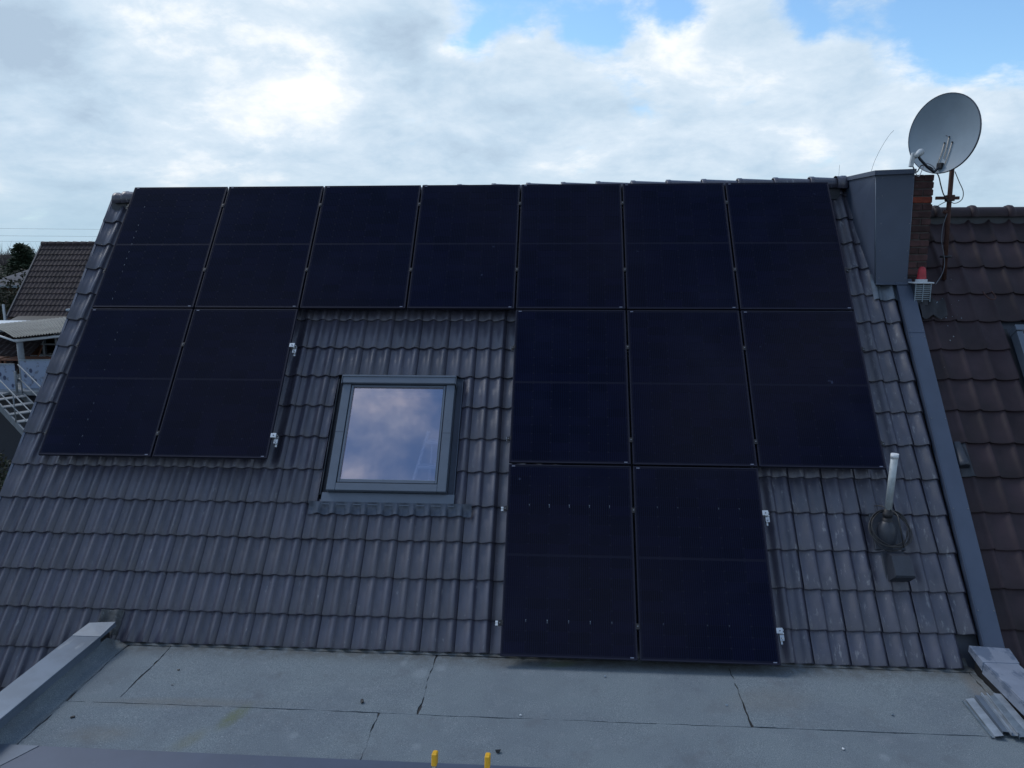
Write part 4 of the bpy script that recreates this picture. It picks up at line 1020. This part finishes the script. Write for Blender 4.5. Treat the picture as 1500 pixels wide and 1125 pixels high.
# half tiles behind the coping
cut = tile_mesh(NTP - .13, NTP, .38, name='tile', zf=nz_, lip=.026, p=NTP, seg=14, gap=.005)
for r in range(17):
    s = 0.70 + NTG * r
    link('tile', cut, nroof, Matrix.Translation((NJ - .0 + U(-.002, .002), -s + U(-.003, .003), -.158)))
# grey hooded vent tile
vtm = MR @ Matrix.Translation((NJ, -(0.70 + NTG * 8), -.158))
m = MB(); m.open(); rows = []
for y, wd, h in ((0.02, .052, .068), (.022, .055, .072), (.06, .055, .068), (.20, .045, .03), (.28, .03, .004)):
    rows.append([Vector((.115 + wd * math.cos(math.pi * (1 - i / 12)), y + .06, -.012 + h * math.sin(math.pi * i / 12))) for i in range(13)])
m.sheet(rows); m.sheet([rows[0], [Vector((v.x, v.y, -.03)) for v in rows[0]]])
vt_tile = tile_mesh(0, NTP, .38, name='vent_tile', zf=nz_, lip=.026, p=NTP, seg=14, gap=.005).copy(); vt_tile.materials.clear(); vt_tile.materials.append(M_['black2'])
o = link('vent_tile', vt_tile, nh, NI @ vtm); m.obj('hood', M_['black2'], o)
# back and gable of the neighbour, ridge
nry, nrz = 9.165, 0.398 + CZ
yf = nry - (nrz - .2 - 2.4) / tp
m = MB(); m.prism([(yf, 0), (yf, 2.3), (nry, nrz - .2), (2 * nry - yf, 2.3), (2 * nry - yf, 0)], 3.62, NX1 - 5.137 - .25, 0); m.obj('wall', M_['redwall'], nh, NI)
m = MB(); m.open(); m.sheet([[Vector((x, nry + .02, nrz - .0)) for x in (3.62, NX1 - 5.137)], [Vector((x, nry + 4.4, nrz - 4.38 * tp)) for x in (3.62, NX1 - 5.137)]], smooth=False); m.obj('back_slope', M_['nbtile'], nh, NI)
def nridge():
    n = 12
    m = MB(); m.open()
    def arc(x, r, dz=0): return [Vector((x, math.cos(math.pi * (-.05 + 1.1 * i / n)) * r * 1.12, math.sin(math.pi * (-.05 + 1.1 * i / n)) * r + dz)) for i in range(n + 1)]
    rows = [arc(0, .085), arc(.005, .098), arc(.03, .106), (arc(.06, .104)), arc(.075, .092), arc(.09, .086), arc(.41, .086)]
    m.sheet(rows); return m.mesh('ridge_tile', M_['nbtile'])
nr = nridge(); x = 3.62 + .01
xs0 = 4.50 - .045 - .393 * 2
for i in range(9):
    link('ridge_tile', nr, nh, NI @ Matrix.Translation((xs0 + .393 * i, nry, nrz - .012)) @ Matrix.Diagonal((1, 1, 1.08, 1)))
m = MB(); m.box(3.62, nry - .05, nrz - .16, NX1 - 5.137, nry + .05, nrz + .0); m.obj('ridge_mortar', M_['black2'], nh, NI)
# its roof window
rw2 = link('roof_window', None, nh, NI @ MR @ Matrix.Translation((10.02, -2.40, -.09)))
hw, hh = 0.37, 0.55
m = MB(); m.box(-hw, -hh, -.12, -hw + .06, hh - .07, -.003, b=.004); m.box(hw - .06, -hh, -.12, hw, hh - .07, -.003, b=.004); m.box(-hw + .0605, -hh, -.12, hw - .0605, -hh + .06, -.004, b=.004); m.box(-hw - .004, hh - .068, -.12, hw + .004, hh, .010, b=.005); m.obj('frame', F, rw2)
m = MB(); m.add([(-hw + .055, -hh + .055, -.03), (hw - .055, -hh + .055, -.03), (hw - .055, hh - .065, -.03), (-hw + .055, hh - .065, -.03)], [(0, 1, 2, 3)]); m.open().obj('glass', M_['glass'], rw2)
m = MB(); m.box(-hw - .06, -hh - .07, -.155, -hw - .002, hh + .04, -.14); m.obj('flashing', M_['black'], rw2); m = MB(); m.box(hw + .002, -hh - .07, -.155, hw + .06, hh + .04, -.14); m.obj('flashing', M_['black'], rw2)
# snow hook and a small wire mesh patch
HK = roof_at(9.60, 1.43, -.13)
def hook(u, s): 
    P = [roof_at(u - .045, s - .02, -.15), roof_at(u - .045, s + .06, -.118), roof_at(u - .03, s + .10, -.105), roof_at(u, s + .115, -.10), roof_at(u + .03, s + .10, -.105), roof_at(u + .045, s + .06, -.118), roof_at(u + .045, s - .02, -.15)]
    return MB().tube(catmull(P, 5), .006, 6)
hk = hook(9.52, 1.42); tag(hk.obj('snow_hook', M_['rust'], None, Matrix.Translation(HK), off=HK), 'small brown U shaped hook under a pantile of the neighbouring roof', 'roof hook')
# pale mortar droppings on the brown tiles below the vent
m = MB()
random.seed(11)
def drop(mm, u, s, r):
    n = 6; c = roof_at(u, s, -.148); pts = []
    for i in range(n):
        w = 6.283 * i / n; rr = r * U(.5, 1.2)
        pts.append(roof_at(u + math.cos(w) * rr, s + math.sin(w) * rr * 1.5, -.149))
    mm.hull([tuple(p) for p in pts] + [tuple(roof_at(u, s, -.143))])
for (u, s, k, sp_) in ((9.04, 1.52, 9, .05), (9.12, 1.60, 8, .05), (9.02, 1.78, 7, .05), (8.97, 1.66, 6, .05), (9.20, 1.25, 2, .02), (9.0, 2.0, 5, .07), (9.22, 1.78, 3, .05)):
    for _ in range(max(1, int(k * .6))): drop(m, u + random.gauss(0, sp_), s + random.gauss(0, sp_ * 1.3), U(.002, .007))
DL = roof_at(9.05, 1.6, -.15)
tag(m.obj('mortar_splashes', M_['galv'], None, Matrix.Translation(DL), off=DL), 'scatter of pale mortar splashes on brown tiles below the red capped vent', 'mortar', kind='stuff')
# slumped black flashing below the vent
m = MB(); m.open(); rows = []
for i in range(8):
    rows.append([roof_at(8.80 + .26 * j / 12, 1.50 + .22 * i / 7 + .02 * math.sin(j * .9), -.150 + .012 * math.sin(j * 1.1 + i * .4) + .010 * noise.noise(Vector((i * .7, j * .7, 1)))) for j in range(13)])
m.sheet(rows); m.obj('vent_flashing', M_['black'], nh, NI)

# ------------------------------------------------------------------ background on the left
random.seed(23)
def bg_roof(x0, x1, p_top, p_bot, courses, wave, name, mt, parent, PL, amp=.02):
    """wavy courses, joined: too small here to tell the tiles apart"""
    m = MB(); m.open()
    d = (p_bot - p_top); nrm = Vector((1, 0, 0)).cross(d).normalized()
    if nrm.z < 0: nrm = -nrm
    nx = int((x1 - x0) / wave * 6)
    for c in range(courses):
        a = p_top + d * (c / courses); b = p_top + d * ((c + 1.03) / courses)
        row = []
        for q_, off in ((a, 0.0), (b, .035), (b, .0)):
            r = []
            for i in range(nx + 1):
                x = x0 + (x1 - x0) * i / nx
                w = amp * (0.5 + .5 * math.cos(2 * math.pi * x / wave)) ** 1.5
                r.append(Vector((x, 0, 0)) + Vector((0, q_.y, q_.z)) + nrm * (off + w + .006 * noise.noise(Vector((x * 3, c, 0)))))
            row.append(r)
        m.sheet(row, smooth=False)
    return tag(m.obj(name, mt, parent, off=PL), kind='stuff') if parent else m.obj(name, mt)
AL = Vector((-21, 38, 0))
ha = thing('house', 'brown tiled house behind the terrace, left of the solar roof verge', 'house', AL)
bg_roof(-26.2, -15.5, rp(0, 38, .42), rp(0, 35.0, -3.0), 13, .205, 'roof_tiles', M_['farTile'], ha, AL, .03)
m = MB(); m.open(); m.sheet([[rp(x, 38.02, .40) for x in (-26.2, -15.5)], [rp(x, 41.2, -3.2) for x in (-26.2, -15.5)]], smooth=False); m.obj('back_slope', M_['farTile'], ha, off=AL)
for i in range(26):
    x = -26.25 + .41 * i
    m = MB(); m.tube([rp(x, 38, .43), rp(x + .43, 38, .415)], [.13, .11], 8); m.obj('ridge_tile', M_['farTile'], ha, off=AL)
m = MB(); m.prism([(35.3, 0), (35.3, 4.0), (38, .30 + CZ), (40.8, 4.0), (40.8, 0)], -26.0, -15.6, 0); m.obj('wall', M_['redwall'], ha, off=AL)
m = MB(); m.box(-26.26, 34.9, 3.9, -26.18, 35.1, 4.1); m.prism([(34.95, -3.06 + CZ), (34.95, -2.93 + CZ), (38, .50 + CZ), (38, .36 + CZ)], -26.27, -26.2, 0); m.obj('verge_board', M_['black2'], ha, off=AL)
m = MB(); m.prism([(35.9, -2.0), (36.3, -2.0), (36.3, -1.55)], 0, 0.1, 0); 
m = MB(); m.box(-23.3, 34.9, CZ - 2.72, -22.95, 35.5, CZ - 2.60, b=.02); m.tube([rp(-23.1, 35.15, -2.75), rp(-22.95, 35.5, -2.2)], .07, 8); m.obj('roof_outlet', M_['galv'], ha, off=AL)
# low flat extension with a white gutter in front of it
BL = Vector((-21, 33, 0))
bx = thing('flat_roof_annex', 'low flat roofed annex with pale gutter in front of the brown house', 'building', BL)
m = MB(); m.add([rp(x, y, z) for x, y, z in ((-25.1, 33.4, -3.06), (-15, 33.4, -3.06), (-15, 35.5, -2.9), (-25.9, 35.5, -2.9), (-25.1, 33.4, -3.16), (-15, 33.4, -3.16), (-15, 35.5, -3.05), (-25.9, 35.5, -3.05))], [(0, 1, 2, 3), (7, 6, 5, 4), (0, 4, 5, 1), (1, 5, 6, 2), (2, 6, 7, 3), (3, 7, 4, 0)]); m.obj('roof', M_['bitumen'], bx, off=BL)
m = MB(); m.tube([rp(-25.15, 33.33, -3.12), rp(-15, 33.33, -3.12)], .06, 8); m.obj('gutter', M_['white'], bx, off=BL)
m = MB(); m.box(-25.0, 33.6, 0, -15, 35.4, CZ - 3.17); m.obj('wall', M_['black2'], bx, off=BL)
m = MB(); m.box(-26.6, 34.2, CZ - 3.2, -26.45, 34.3, CZ - 1.9 + .05); m.obj('white_post', M_['white'], bx, off=BL)
m = MB(); m.box(-25.85, 34.2, CZ - 3.1, -25.78, 34.28, CZ - 2.35); m.obj('white_post', M_['white'], bx, off=BL)
m = MB(); m.box(-26.1, 34.0, 0, -25.2, 34.1, CZ - 3.25); m.obj('dark_wall', M_['black2'], bx, off=BL)
# hip roofed house farther off
CL = Vector((-40, 58, 0))
hc = thing('house', 'distant brick house with grey hipped roof left of the brown tiled house', 'house', CL)
e0 = [(-42.4, 54, -2.35), (-33, 54, -2.35), (-33, 62, -2.35), (-42.4, 62, -2.35)]; top_ = [(-39.6, 57, -.95), (-33, 57, -.95), (-33, 59.5, -.95), (-39.6, 59.5, -.95)]
m = MB(); m.add([rp(*p) for p in e0 + top_], [(0, 1, 5, 4), (1, 2, 6, 5), (2, 3, 7, 6), (3, 0, 4, 7), (4, 5, 6, 7), (3, 2, 1, 0)]); m.obj('roof', M_['greyTile'], hc, off=CL)
m = MB(); m.box(-42.5, 53.92, CZ - 2.50, -33, 54.0, CZ - 2.34); m.tube([rp(-39.7, 57, -.93), rp(-33, 57, -.93)], .12, 6); m.obj('gutter', M_['galv'], hc, off=CL)
m = MB(); m.box(-41.6, 54.5, 0, -33, 61.5, CZ - 2.4); m.obj('wall', M_['redwall'], hc, off=CL)
m = MB(); m.box(-39.1, 54.4, CZ - 4.2, -38.5, 54.5, CZ - 3.2); m.obj('window', M_['muntin'], hc, off=CL)
m = MB(); m.box(-41.75, 54.2, CZ - 6.6, -41.55, 54.4, CZ - 2.5); m.obj('downpipe', M_['galv'], hc, off=CL)
DL_ = Vector((-42, 66, 0)); hd2 = thing('house', 'far low roof with pale end just left of the brown ridge', 'house', DL_)
m = MB(); m.prism([(64, 0), (64, CZ - 1.8), (66.5, CZ - .15), (69, CZ - 1.8), (69, 0)], -45.6, -38, 0); m.obj('roof', M_['farTile'], hd2, off=DL_)
# terrace: canopy, posts, room, parapet, stair
TL = rp(-18, 25, -CZ)
cn = thing('patio_canopy', 'curved canopy of weathered corrugated plastic on a grey post', 'canopy', TL)
m = MB(); m.open(); rows = []
A, B, C_, D_ = Vector((-22.0, 27.8, -2.72)), Vector((-17.85, 24.0, -2.72)), Vector((-15.6, 25.6, -2.52)), Vector((-17.5, 29.5, -2.30))
for i in range(97):
    t = i / 96; r = []
    for j in range(11):
        q_ = j / 10; p = A.lerp(D_, q_).lerp(B.lerp(C_, q_), t)
        r.append(rp(p.x, p.y, p.z + .30 * math.sin(math.pi * min(1, .15 + t * .8)) * (1 - t) * 1.2 + (.035 * math.sin(q_ * 1) ) + .028 * math.sin(t * 2 * math.pi * 0 + q_ * 0) + .03 * math.sin(2 * math.pi * (q_ * 0 + t * 0))))
    rows.append(r)
# corrugations run across: rebuild with a fine step along q
rows = []
for j in range(409):
    q_ = j / 408; r = []
    for i in range(13):
        t = i / 12; p = A.lerp(D_, q_).lerp(B.lerp(C_, q_), t)
        r.append(rp(p.x, p.y, p.z + .22 * math.sin(math.pi * t) * .6 + .018 * math.sin(2 * math.pi * q_ * 34)))
    rows.append(r)
m.sheet(rows); m.obj('corrugated_sheet', M_['poly'], cn, off=TL)
m = MB(); m.tube([rp(-17.95, 24.15, -2.85), rp(-15.6, 25.7, -2.66)], .05, 6); m.tube([rp(-22, 27.8, -2.85), rp(-17.95, 24.15, -2.85)], .04, 6); m.obj('beam', M_['muntin'], cn, off=TL)
m = MB(); m.tube([rp(-17.9, 24.3, -2.8), rp(-17.9, 24.3, -4.4)], .10, 12); m.obj('post', M_['post'], cn, off=TL)
RL = rp(-19, 28.5, -CZ)
rm = thing('garden_room', 'white walled garden room with muntined glass doors under the canopy', 'building', RL)
m = MB(); m.box(-23.2, 28.02, 0, -20.25, 30.5, CZ - 2.75); m.box(-20.25, 28.02, 0, -15, 30.5, CZ - 4.4); m.box(-17.6, 28.02, CZ - 4.4, -15, 30.5, CZ - 2.72); m.box(-20.25, 28.02, CZ - 2.98, -17.6, 30.5, CZ - 2.72); m.obj('wall', M_['white'], rm, off=RL)
m = MB(); m.box(-21.6, 27.9, CZ - 3.85, -20.75, 28.0, CZ - 2.95); m.obj('dark_blind', M_['black2'], rm, off=RL)
m = MB(); m.box(-20.24, 28.45, CZ - 4.4, -17.6, 28.5, CZ - 2.98); m.obj('back', M_['black'], rm, off=RL)
m = MB(); m.box(-19.0, 28.2, CZ - 3.9, -18.7, 28.25, CZ - 3.0); m.obj('curtain', M_['muntin'], rm, off=RL)
for i in range(6):
    x = -20.24 + .51 * i; m = MB(); m.box(x, 27.98, CZ - 4.4, x + .05, 28.04, CZ - 2.98); m.obj('muntin', M_['muntin'], rm, off=RL)
for z in (-3.0, -3.42, -3.84):
    m = MB(); m.box(-20.19, 27.985, CZ + z - .025, -17.62, 28.035, CZ + z + .02); m.obj('muntin', M_['muntin'], rm, off=RL)
m = MB(); m.box(-20.18, 28.06, CZ - 4.39, -17.61, 28.07, CZ - 2.99); m.obj('pane', M_['paneglass'], rm, off=RL)
# small roof at the frame edge
SL2 = rp(-19, 26, -CZ); sr = thing('lean_to_roof', 'small brown tiled lean-to roof under the canopy at the far left', 'roof', SL2)
bg_roof(-23.0, -19.05, rp(0, 27.6, -2.95), rp(0, 25.4, -4.15), 7, .24, 'roof_tiles', M_['farTile'], sr, SL2, .04)
m = MB(); m.box(-23, 25.5, 0, -19.3, 27.6, CZ - 4.25); m.obj('wall', M_['white'], sr, off=SL2)
# deck
DK = rp(-17, 25, -CZ); dk = thing('terrace', 'raised terrace deck with stairs behind the roof verge', 'terrace', DK)
m = MB(); m.box(-24, 23.6, CZ - 4.55, -15, 28.0, CZ - 4.42); m.box(-24, 23.75, 0, -15, 27.9, CZ - 4.56, mi=1); m.obj('deck', [M_['deck'], M_['black2']], dk, off=DK)
for (x0, x1, y0, y1, zb, zt, lab) in ((-21.8, -17.95, 23.8, 24.0, -4.42, -3.62, 0), (-17.75, -14.8, 24.0, 24.35, -4.40, -3.48, 1)):
    a, b = rp(x0, y0, 0), rp(x1, y1, 0)
    M2 = Matrix.Translation((x0, y0, 0)) @ Matrix.Rotation(math.atan2(y1 - y0, x1 - x0), 4, 'Z'); ln = math.hypot(x1 - x0, y1 - y0)
    m = MB(); m.box(0, -.015, zb + CZ, ln, .015, zt + CZ, M=M2); m.obj('patterned_screen', M_['pattern'], dk, off=DK)
    m = MB(); m.box(0, -.03, zt + CZ, ln, .03, zt + .04 + CZ, M=M2); m.obj('handrail', M_['galv'], dk, off=DK)
for (x, y) in ((-20.5, 26.2), (-18.8, 25.9)):
    LT = rp(x, y, -4.42)
    t_ = thing('garden_table' if x < -19 else 'garden_table', 'brown wooden table on the terrace, ' + ('partly behind the post' if x < -19 else 'right of the post by the glass doors'), 'table', LT)
    m = MB(); m.box(x - .75, y - .4, CZ - 3.70, x + .75, y + .4, CZ - 3.65); m.obj('table_top', M_['wood'], t_, off=LT)
    for sx in (-.65, .65):
        for sy in (-.32, .32):
            m = MB(); m.box(x + sx - .03, y + sy - .03, CZ - 4.42, x + sx + .03, y + sy + .03, CZ - 3.70); m.obj('leg', M_['wood'], t_, off=LT)
LT = rp(-19.6, 26.9, -4.42); t_ = thing('folding_chair', 'brown wooden folding chair leaning by the garden tables', 'chair', LT)
for sx in (-.2, .2):
    m = MB(); m.tube([rp(-19.6 + sx, 26.7, -4.42), rp(-19.3 + sx, 27.1, -3.35)], .03, 6); m.tube([rp(-19.3 + sx, 26.7, -4.42), rp(-19.7 + sx, 27.1, -3.9)], .03, 6); m.obj('leg', M_['wood'], t_, off=LT)
m = MB(); m.box(-19.85, 26.7, CZ - 3.98, -19.35, 27.1, CZ - 3.94); m.obj('seat', M_['wood'], t_, off=LT)
m = MB(); m.hull([(-19.62, 26.98, CZ - 3.7), (-19.18, 26.98, CZ - 3.7), (-19.55, 27.12, CZ - 3.35), (-19.08, 27.12, CZ - 3.35), (-19.62, 27.02, CZ - 3.7), (-19.18, 27.02, CZ - 3.7)]); m.obj('backrest', M_['wood'], t_, off=LT)
# metal stair coming down towards the viewer's right
ST = rp(-15.5, 20, -CZ); st = thing('metal_stair', 'grey steel stair with thin handrails running down from the terrace', 'stairs', ST)
s0, s1 = Vector((-18.0, 22.9, -4.45)), Vector((-13.0, 19.7, -6.75))
wv = Vector((.46, .72, 0))
for k, o_ in enumerate((Vector((0, 0, 0)), wv)):
    a, b = s0 + o_, s1 + o_
    m = MB(); P = [a - Vector((0, 0, .22)), b - Vector((0, 0, .22)), b + Vector((0, 0, .02)), a + Vector((0, 0, .02))]; m.add([rp(*p) for p in P] + [rp(*(p + Vector((.02, .05, 0)))) for p in P], [(3, 2, 1, 0), (4, 5, 6, 7), (0, 1, 5, 4), (1, 2, 6, 5), (2, 3, 7, 6), (3, 0, 4, 7)]); m.obj('stringer', M_['post'], st, off=ST)
    for dz in (.45, .90):
        m = MB(); m.tube([rp(*(a + Vector((0, 0, dz)))), rp(*(b + Vector((0, 0, dz))))], .02, 6); m.obj('handrail', M_['post'], st, off=ST)
    for t in (.02, .28, .55, .80, .99):
        p = a.lerp(b, t); m = MB(); m.tube([rp(*p), rp(*(p + Vector((0, 0, .9))))], .02, 6); m.obj('baluster', M_['post'], st, off=ST)
for i in range(13):
    t = (i + .5) / 13; p = s0.lerp(s1, t) + Vector((0, 0, .0))
    m = MB(); w2 = Vector((.21, -.135, 0)); P = [p - w2 * .6, p + w2 * .6, p + w2 * .6 + wv, p - w2 * .6 + wv]
    m.add([rp(*q_) for q_ in P] + [rp(*(q_ - Vector((0, 0, .03)))) for q_ in P], [(0, 1, 2, 3), (7, 6, 5, 4), (0, 4, 5, 1), (1, 5, 6, 2), (2, 6, 7, 3), (3, 7, 4, 0)]); m.obj('tread', M_['deck'], st, off=ST)
m = MB(); m.tube([rp(-20.5, 23.3, -3.76), rp(-18.0, 22.9, -3.55)], .02, 6); m.obj('landing_rail', M_['post'], st, off=ST)
m = MB(); m.tube([rp(-17.5, 23.4, -3.74), rp(-17.5, 23.4, -4.45)], .035, 6); m.obj('post', M_['post'], st, off=ST)
m = MB(); m.box(-20.5, 22.7, CZ - 4.52, -17.9, 23.72, CZ - 4.45); m.obj('landing', M_['deck'], st, off=ST)

# vegetation ------------------------------------------------
def leaf_cloud(m, c, r, n, size, sq=(1, 1, 1), shell=.55):
    for _ in range(n):
        v = Vector((random.gauss(0, 1), random.gauss(0, 1), random.gauss(0, 1))).normalized() * (shell + (1 - shell) * rnd()) 
        p = Vector((c[0] + v.x * r * sq[0], c[1] + v.y * r * sq[1], c[2] + v.z * r * sq[2]))
        d = Vector((U(-1, 1), U(-1, 1), U(-1, 1))).normalized() * size * U(.6, 1.3); e = d.orthogonal().normalized() * size * .45
        m.add([p - d * .5, p + e * .5, p + d * .5, p - e * .5], [(0, 1, 2, 3)])
def conifer(x, y, h, r, label, lean=0):
    L0 = Vector((x, y, 0)); t = thing('conifer_tree', label, 'tree', L0, 'conifers beyond the houses')
    MB().tube([(0, 0, 0), (0, 0, h * .95)], [r * .07, .02], 8).obj('trunk', M_['bark'], t)
    m = MB().open()
    for i in range(230):
        z = h * (.10 + .88 * (i / 230) ** .9); f = 1 - (z / h) ** 1.7
        rr = r * (f + .06) * U(.55, 1.15); w = U(0, 6.283)
        for k in range(22):
            q_ = (k + 1) / 22 * rr
            p = Vector((math.cos(w) * q_, math.sin(w) * q_, z - q_ * .18 + .10 * q_ * q_ / max(r, .1)))
            for _ in range(2):
                d = Vector((math.cos(w) + U(-.9, .9), math.sin(w) + U(-.9, .9), U(-.3, .35))).normalized() * U(.25, .5) * r / 3; e = d.orthogonal().normalized() * .07
                pp = p + Vector((U(-.2, .2), U(-.2, .2), U(-.15, .15)))
                m.add([pp, pp + d * .6 + e, pp + d, pp + d * .6 - e], [(0, 1, 2, 3)])
    m.obj('crown', M_['needle'], t)
conifer(-54.0, 75, CZ + .95, 3.1, 'tall dark conifer left of the brown tiled roof ridge')
conifer(-56.5, 118, CZ + 1.2, 1.8, 'distant conifer tip peeping over the brown ridge beside the verge tiles')
def shrub(x, y, h, r, label, n=900, size=.22):
    L0 = Vector((x, y, 0)); t = thing('shrub', label, 'shrub', L0, 'dark shrubs on the left')
    m = MB()
    for k in range(5): m.tube([(U(-.2, .2), U(-.2, .2), 0), (U(-r, r) * .5, U(-r, r) * .5, h * .8)], [.06, .015], 5)
    m.obj('stem', M_['bark'], t)
    m = MB().open()
    for k in range(9):
        leaf_cloud(m, (U(-r, r) * .6, U(-r, r) * .6, U(.35, .85) * h), r * U(.3, .55), n // 9, size, (1, 1, .8), .3)
    m.obj('crown', M_['bush'], t)
shrub(-38.5, 50, 6.6, 3.4, 'large dark evergreen shrub left of the conifer at the picture edge', 2600, .3)
shrub(-46.5, 62, 5.6, 3.2, 'dark evergreen bush below the conifer and behind the grey hipped roof', 2200, .3)
shrub(-53.5, 68, 5.2, 3.6, 'low dark hedge shrub left of the distant brick house', 2000, .3)
shrub(-14.6, 17.6, 2.7, 1.4, 'dark brown shrub beneath the steel stair at the left edge', 1800, .12)
shrub(-12.3, 15.2, 3.0, 1.3, 'dark shrub against the verge tiles below the steel stair', 1800, .12)
shrub(-10.7, 12.6, 3.2, 1.2, 'nearest dark shrub at the lower left picture edge', 2000, .10)
# far bare wood along the horizon
m = MB().open()
for i in range(650):
    x = -330 + U(0, 420); y = U(250, 380); h = U(7.5, 11.5) * (1.25 if rnd() < .25 else 1)
    for k in range(34):
        a = Vector((x + random.gauss(0, 2.2), y + U(-1, 1), U(.0, .55) * h)); d = Vector((U(-.5, .5), U(-.2, .2), 1)).normalized() * h * U(.3, .48)
        w = Vector((U(.06, .18), 0, 0)); m.add([a - w, a + w, a + d], [(0, 1, 2)])
    if rnd() < .45:
        leaf_cloud(m, (x, y, h * .3), 3.4, 26, 1.5, (1.3, .4, .75), .2)
tag(m.obj('far_wood', M_['twig']), kind='stuff')
# hedgerow of dark conifers and scrub nearer, behind the far houses
m = MB().open()
for i in range(60):
    x = -110 + U(0, 85); leaf_cloud(m, (x, U(120, 150), U(1, 3.0)), 4.0, 90, .9, (1.2, .5, .8), .2)
tag(m.obj('hedgerow', M_['bush']), kind='stuff')
# power lines
for i, (ya, za, zb) in enumerate(((200, 8.4, 7.0), (200, 6.2, 5.4), (200, 4.6, 4.0))):
    pts = [Vector((-260 + 330 * t, ya + 40 * t, CZ + za - (za - zb) * t - 6.0 * (1 - (2 * t - 1) ** 2) * .25)) for t in [j / 24 for j in range(25)]]
    lab = ['highest power line crossing the sky left of the roof', 'middle power line crossing the sky left of the roof', 'lowest power line just above the far wood'][i]
    o = MB().tube(pts, .035, 4, caps=False).mesh('power_line', M_['wire2'], off=pts[0]); tag(link('power_line', o, None, Matrix.Translation(pts[0])), lab, 'power line', 'power lines in the distance')
print('tiles', ntile, 'objects', len(bpy.data.objects))
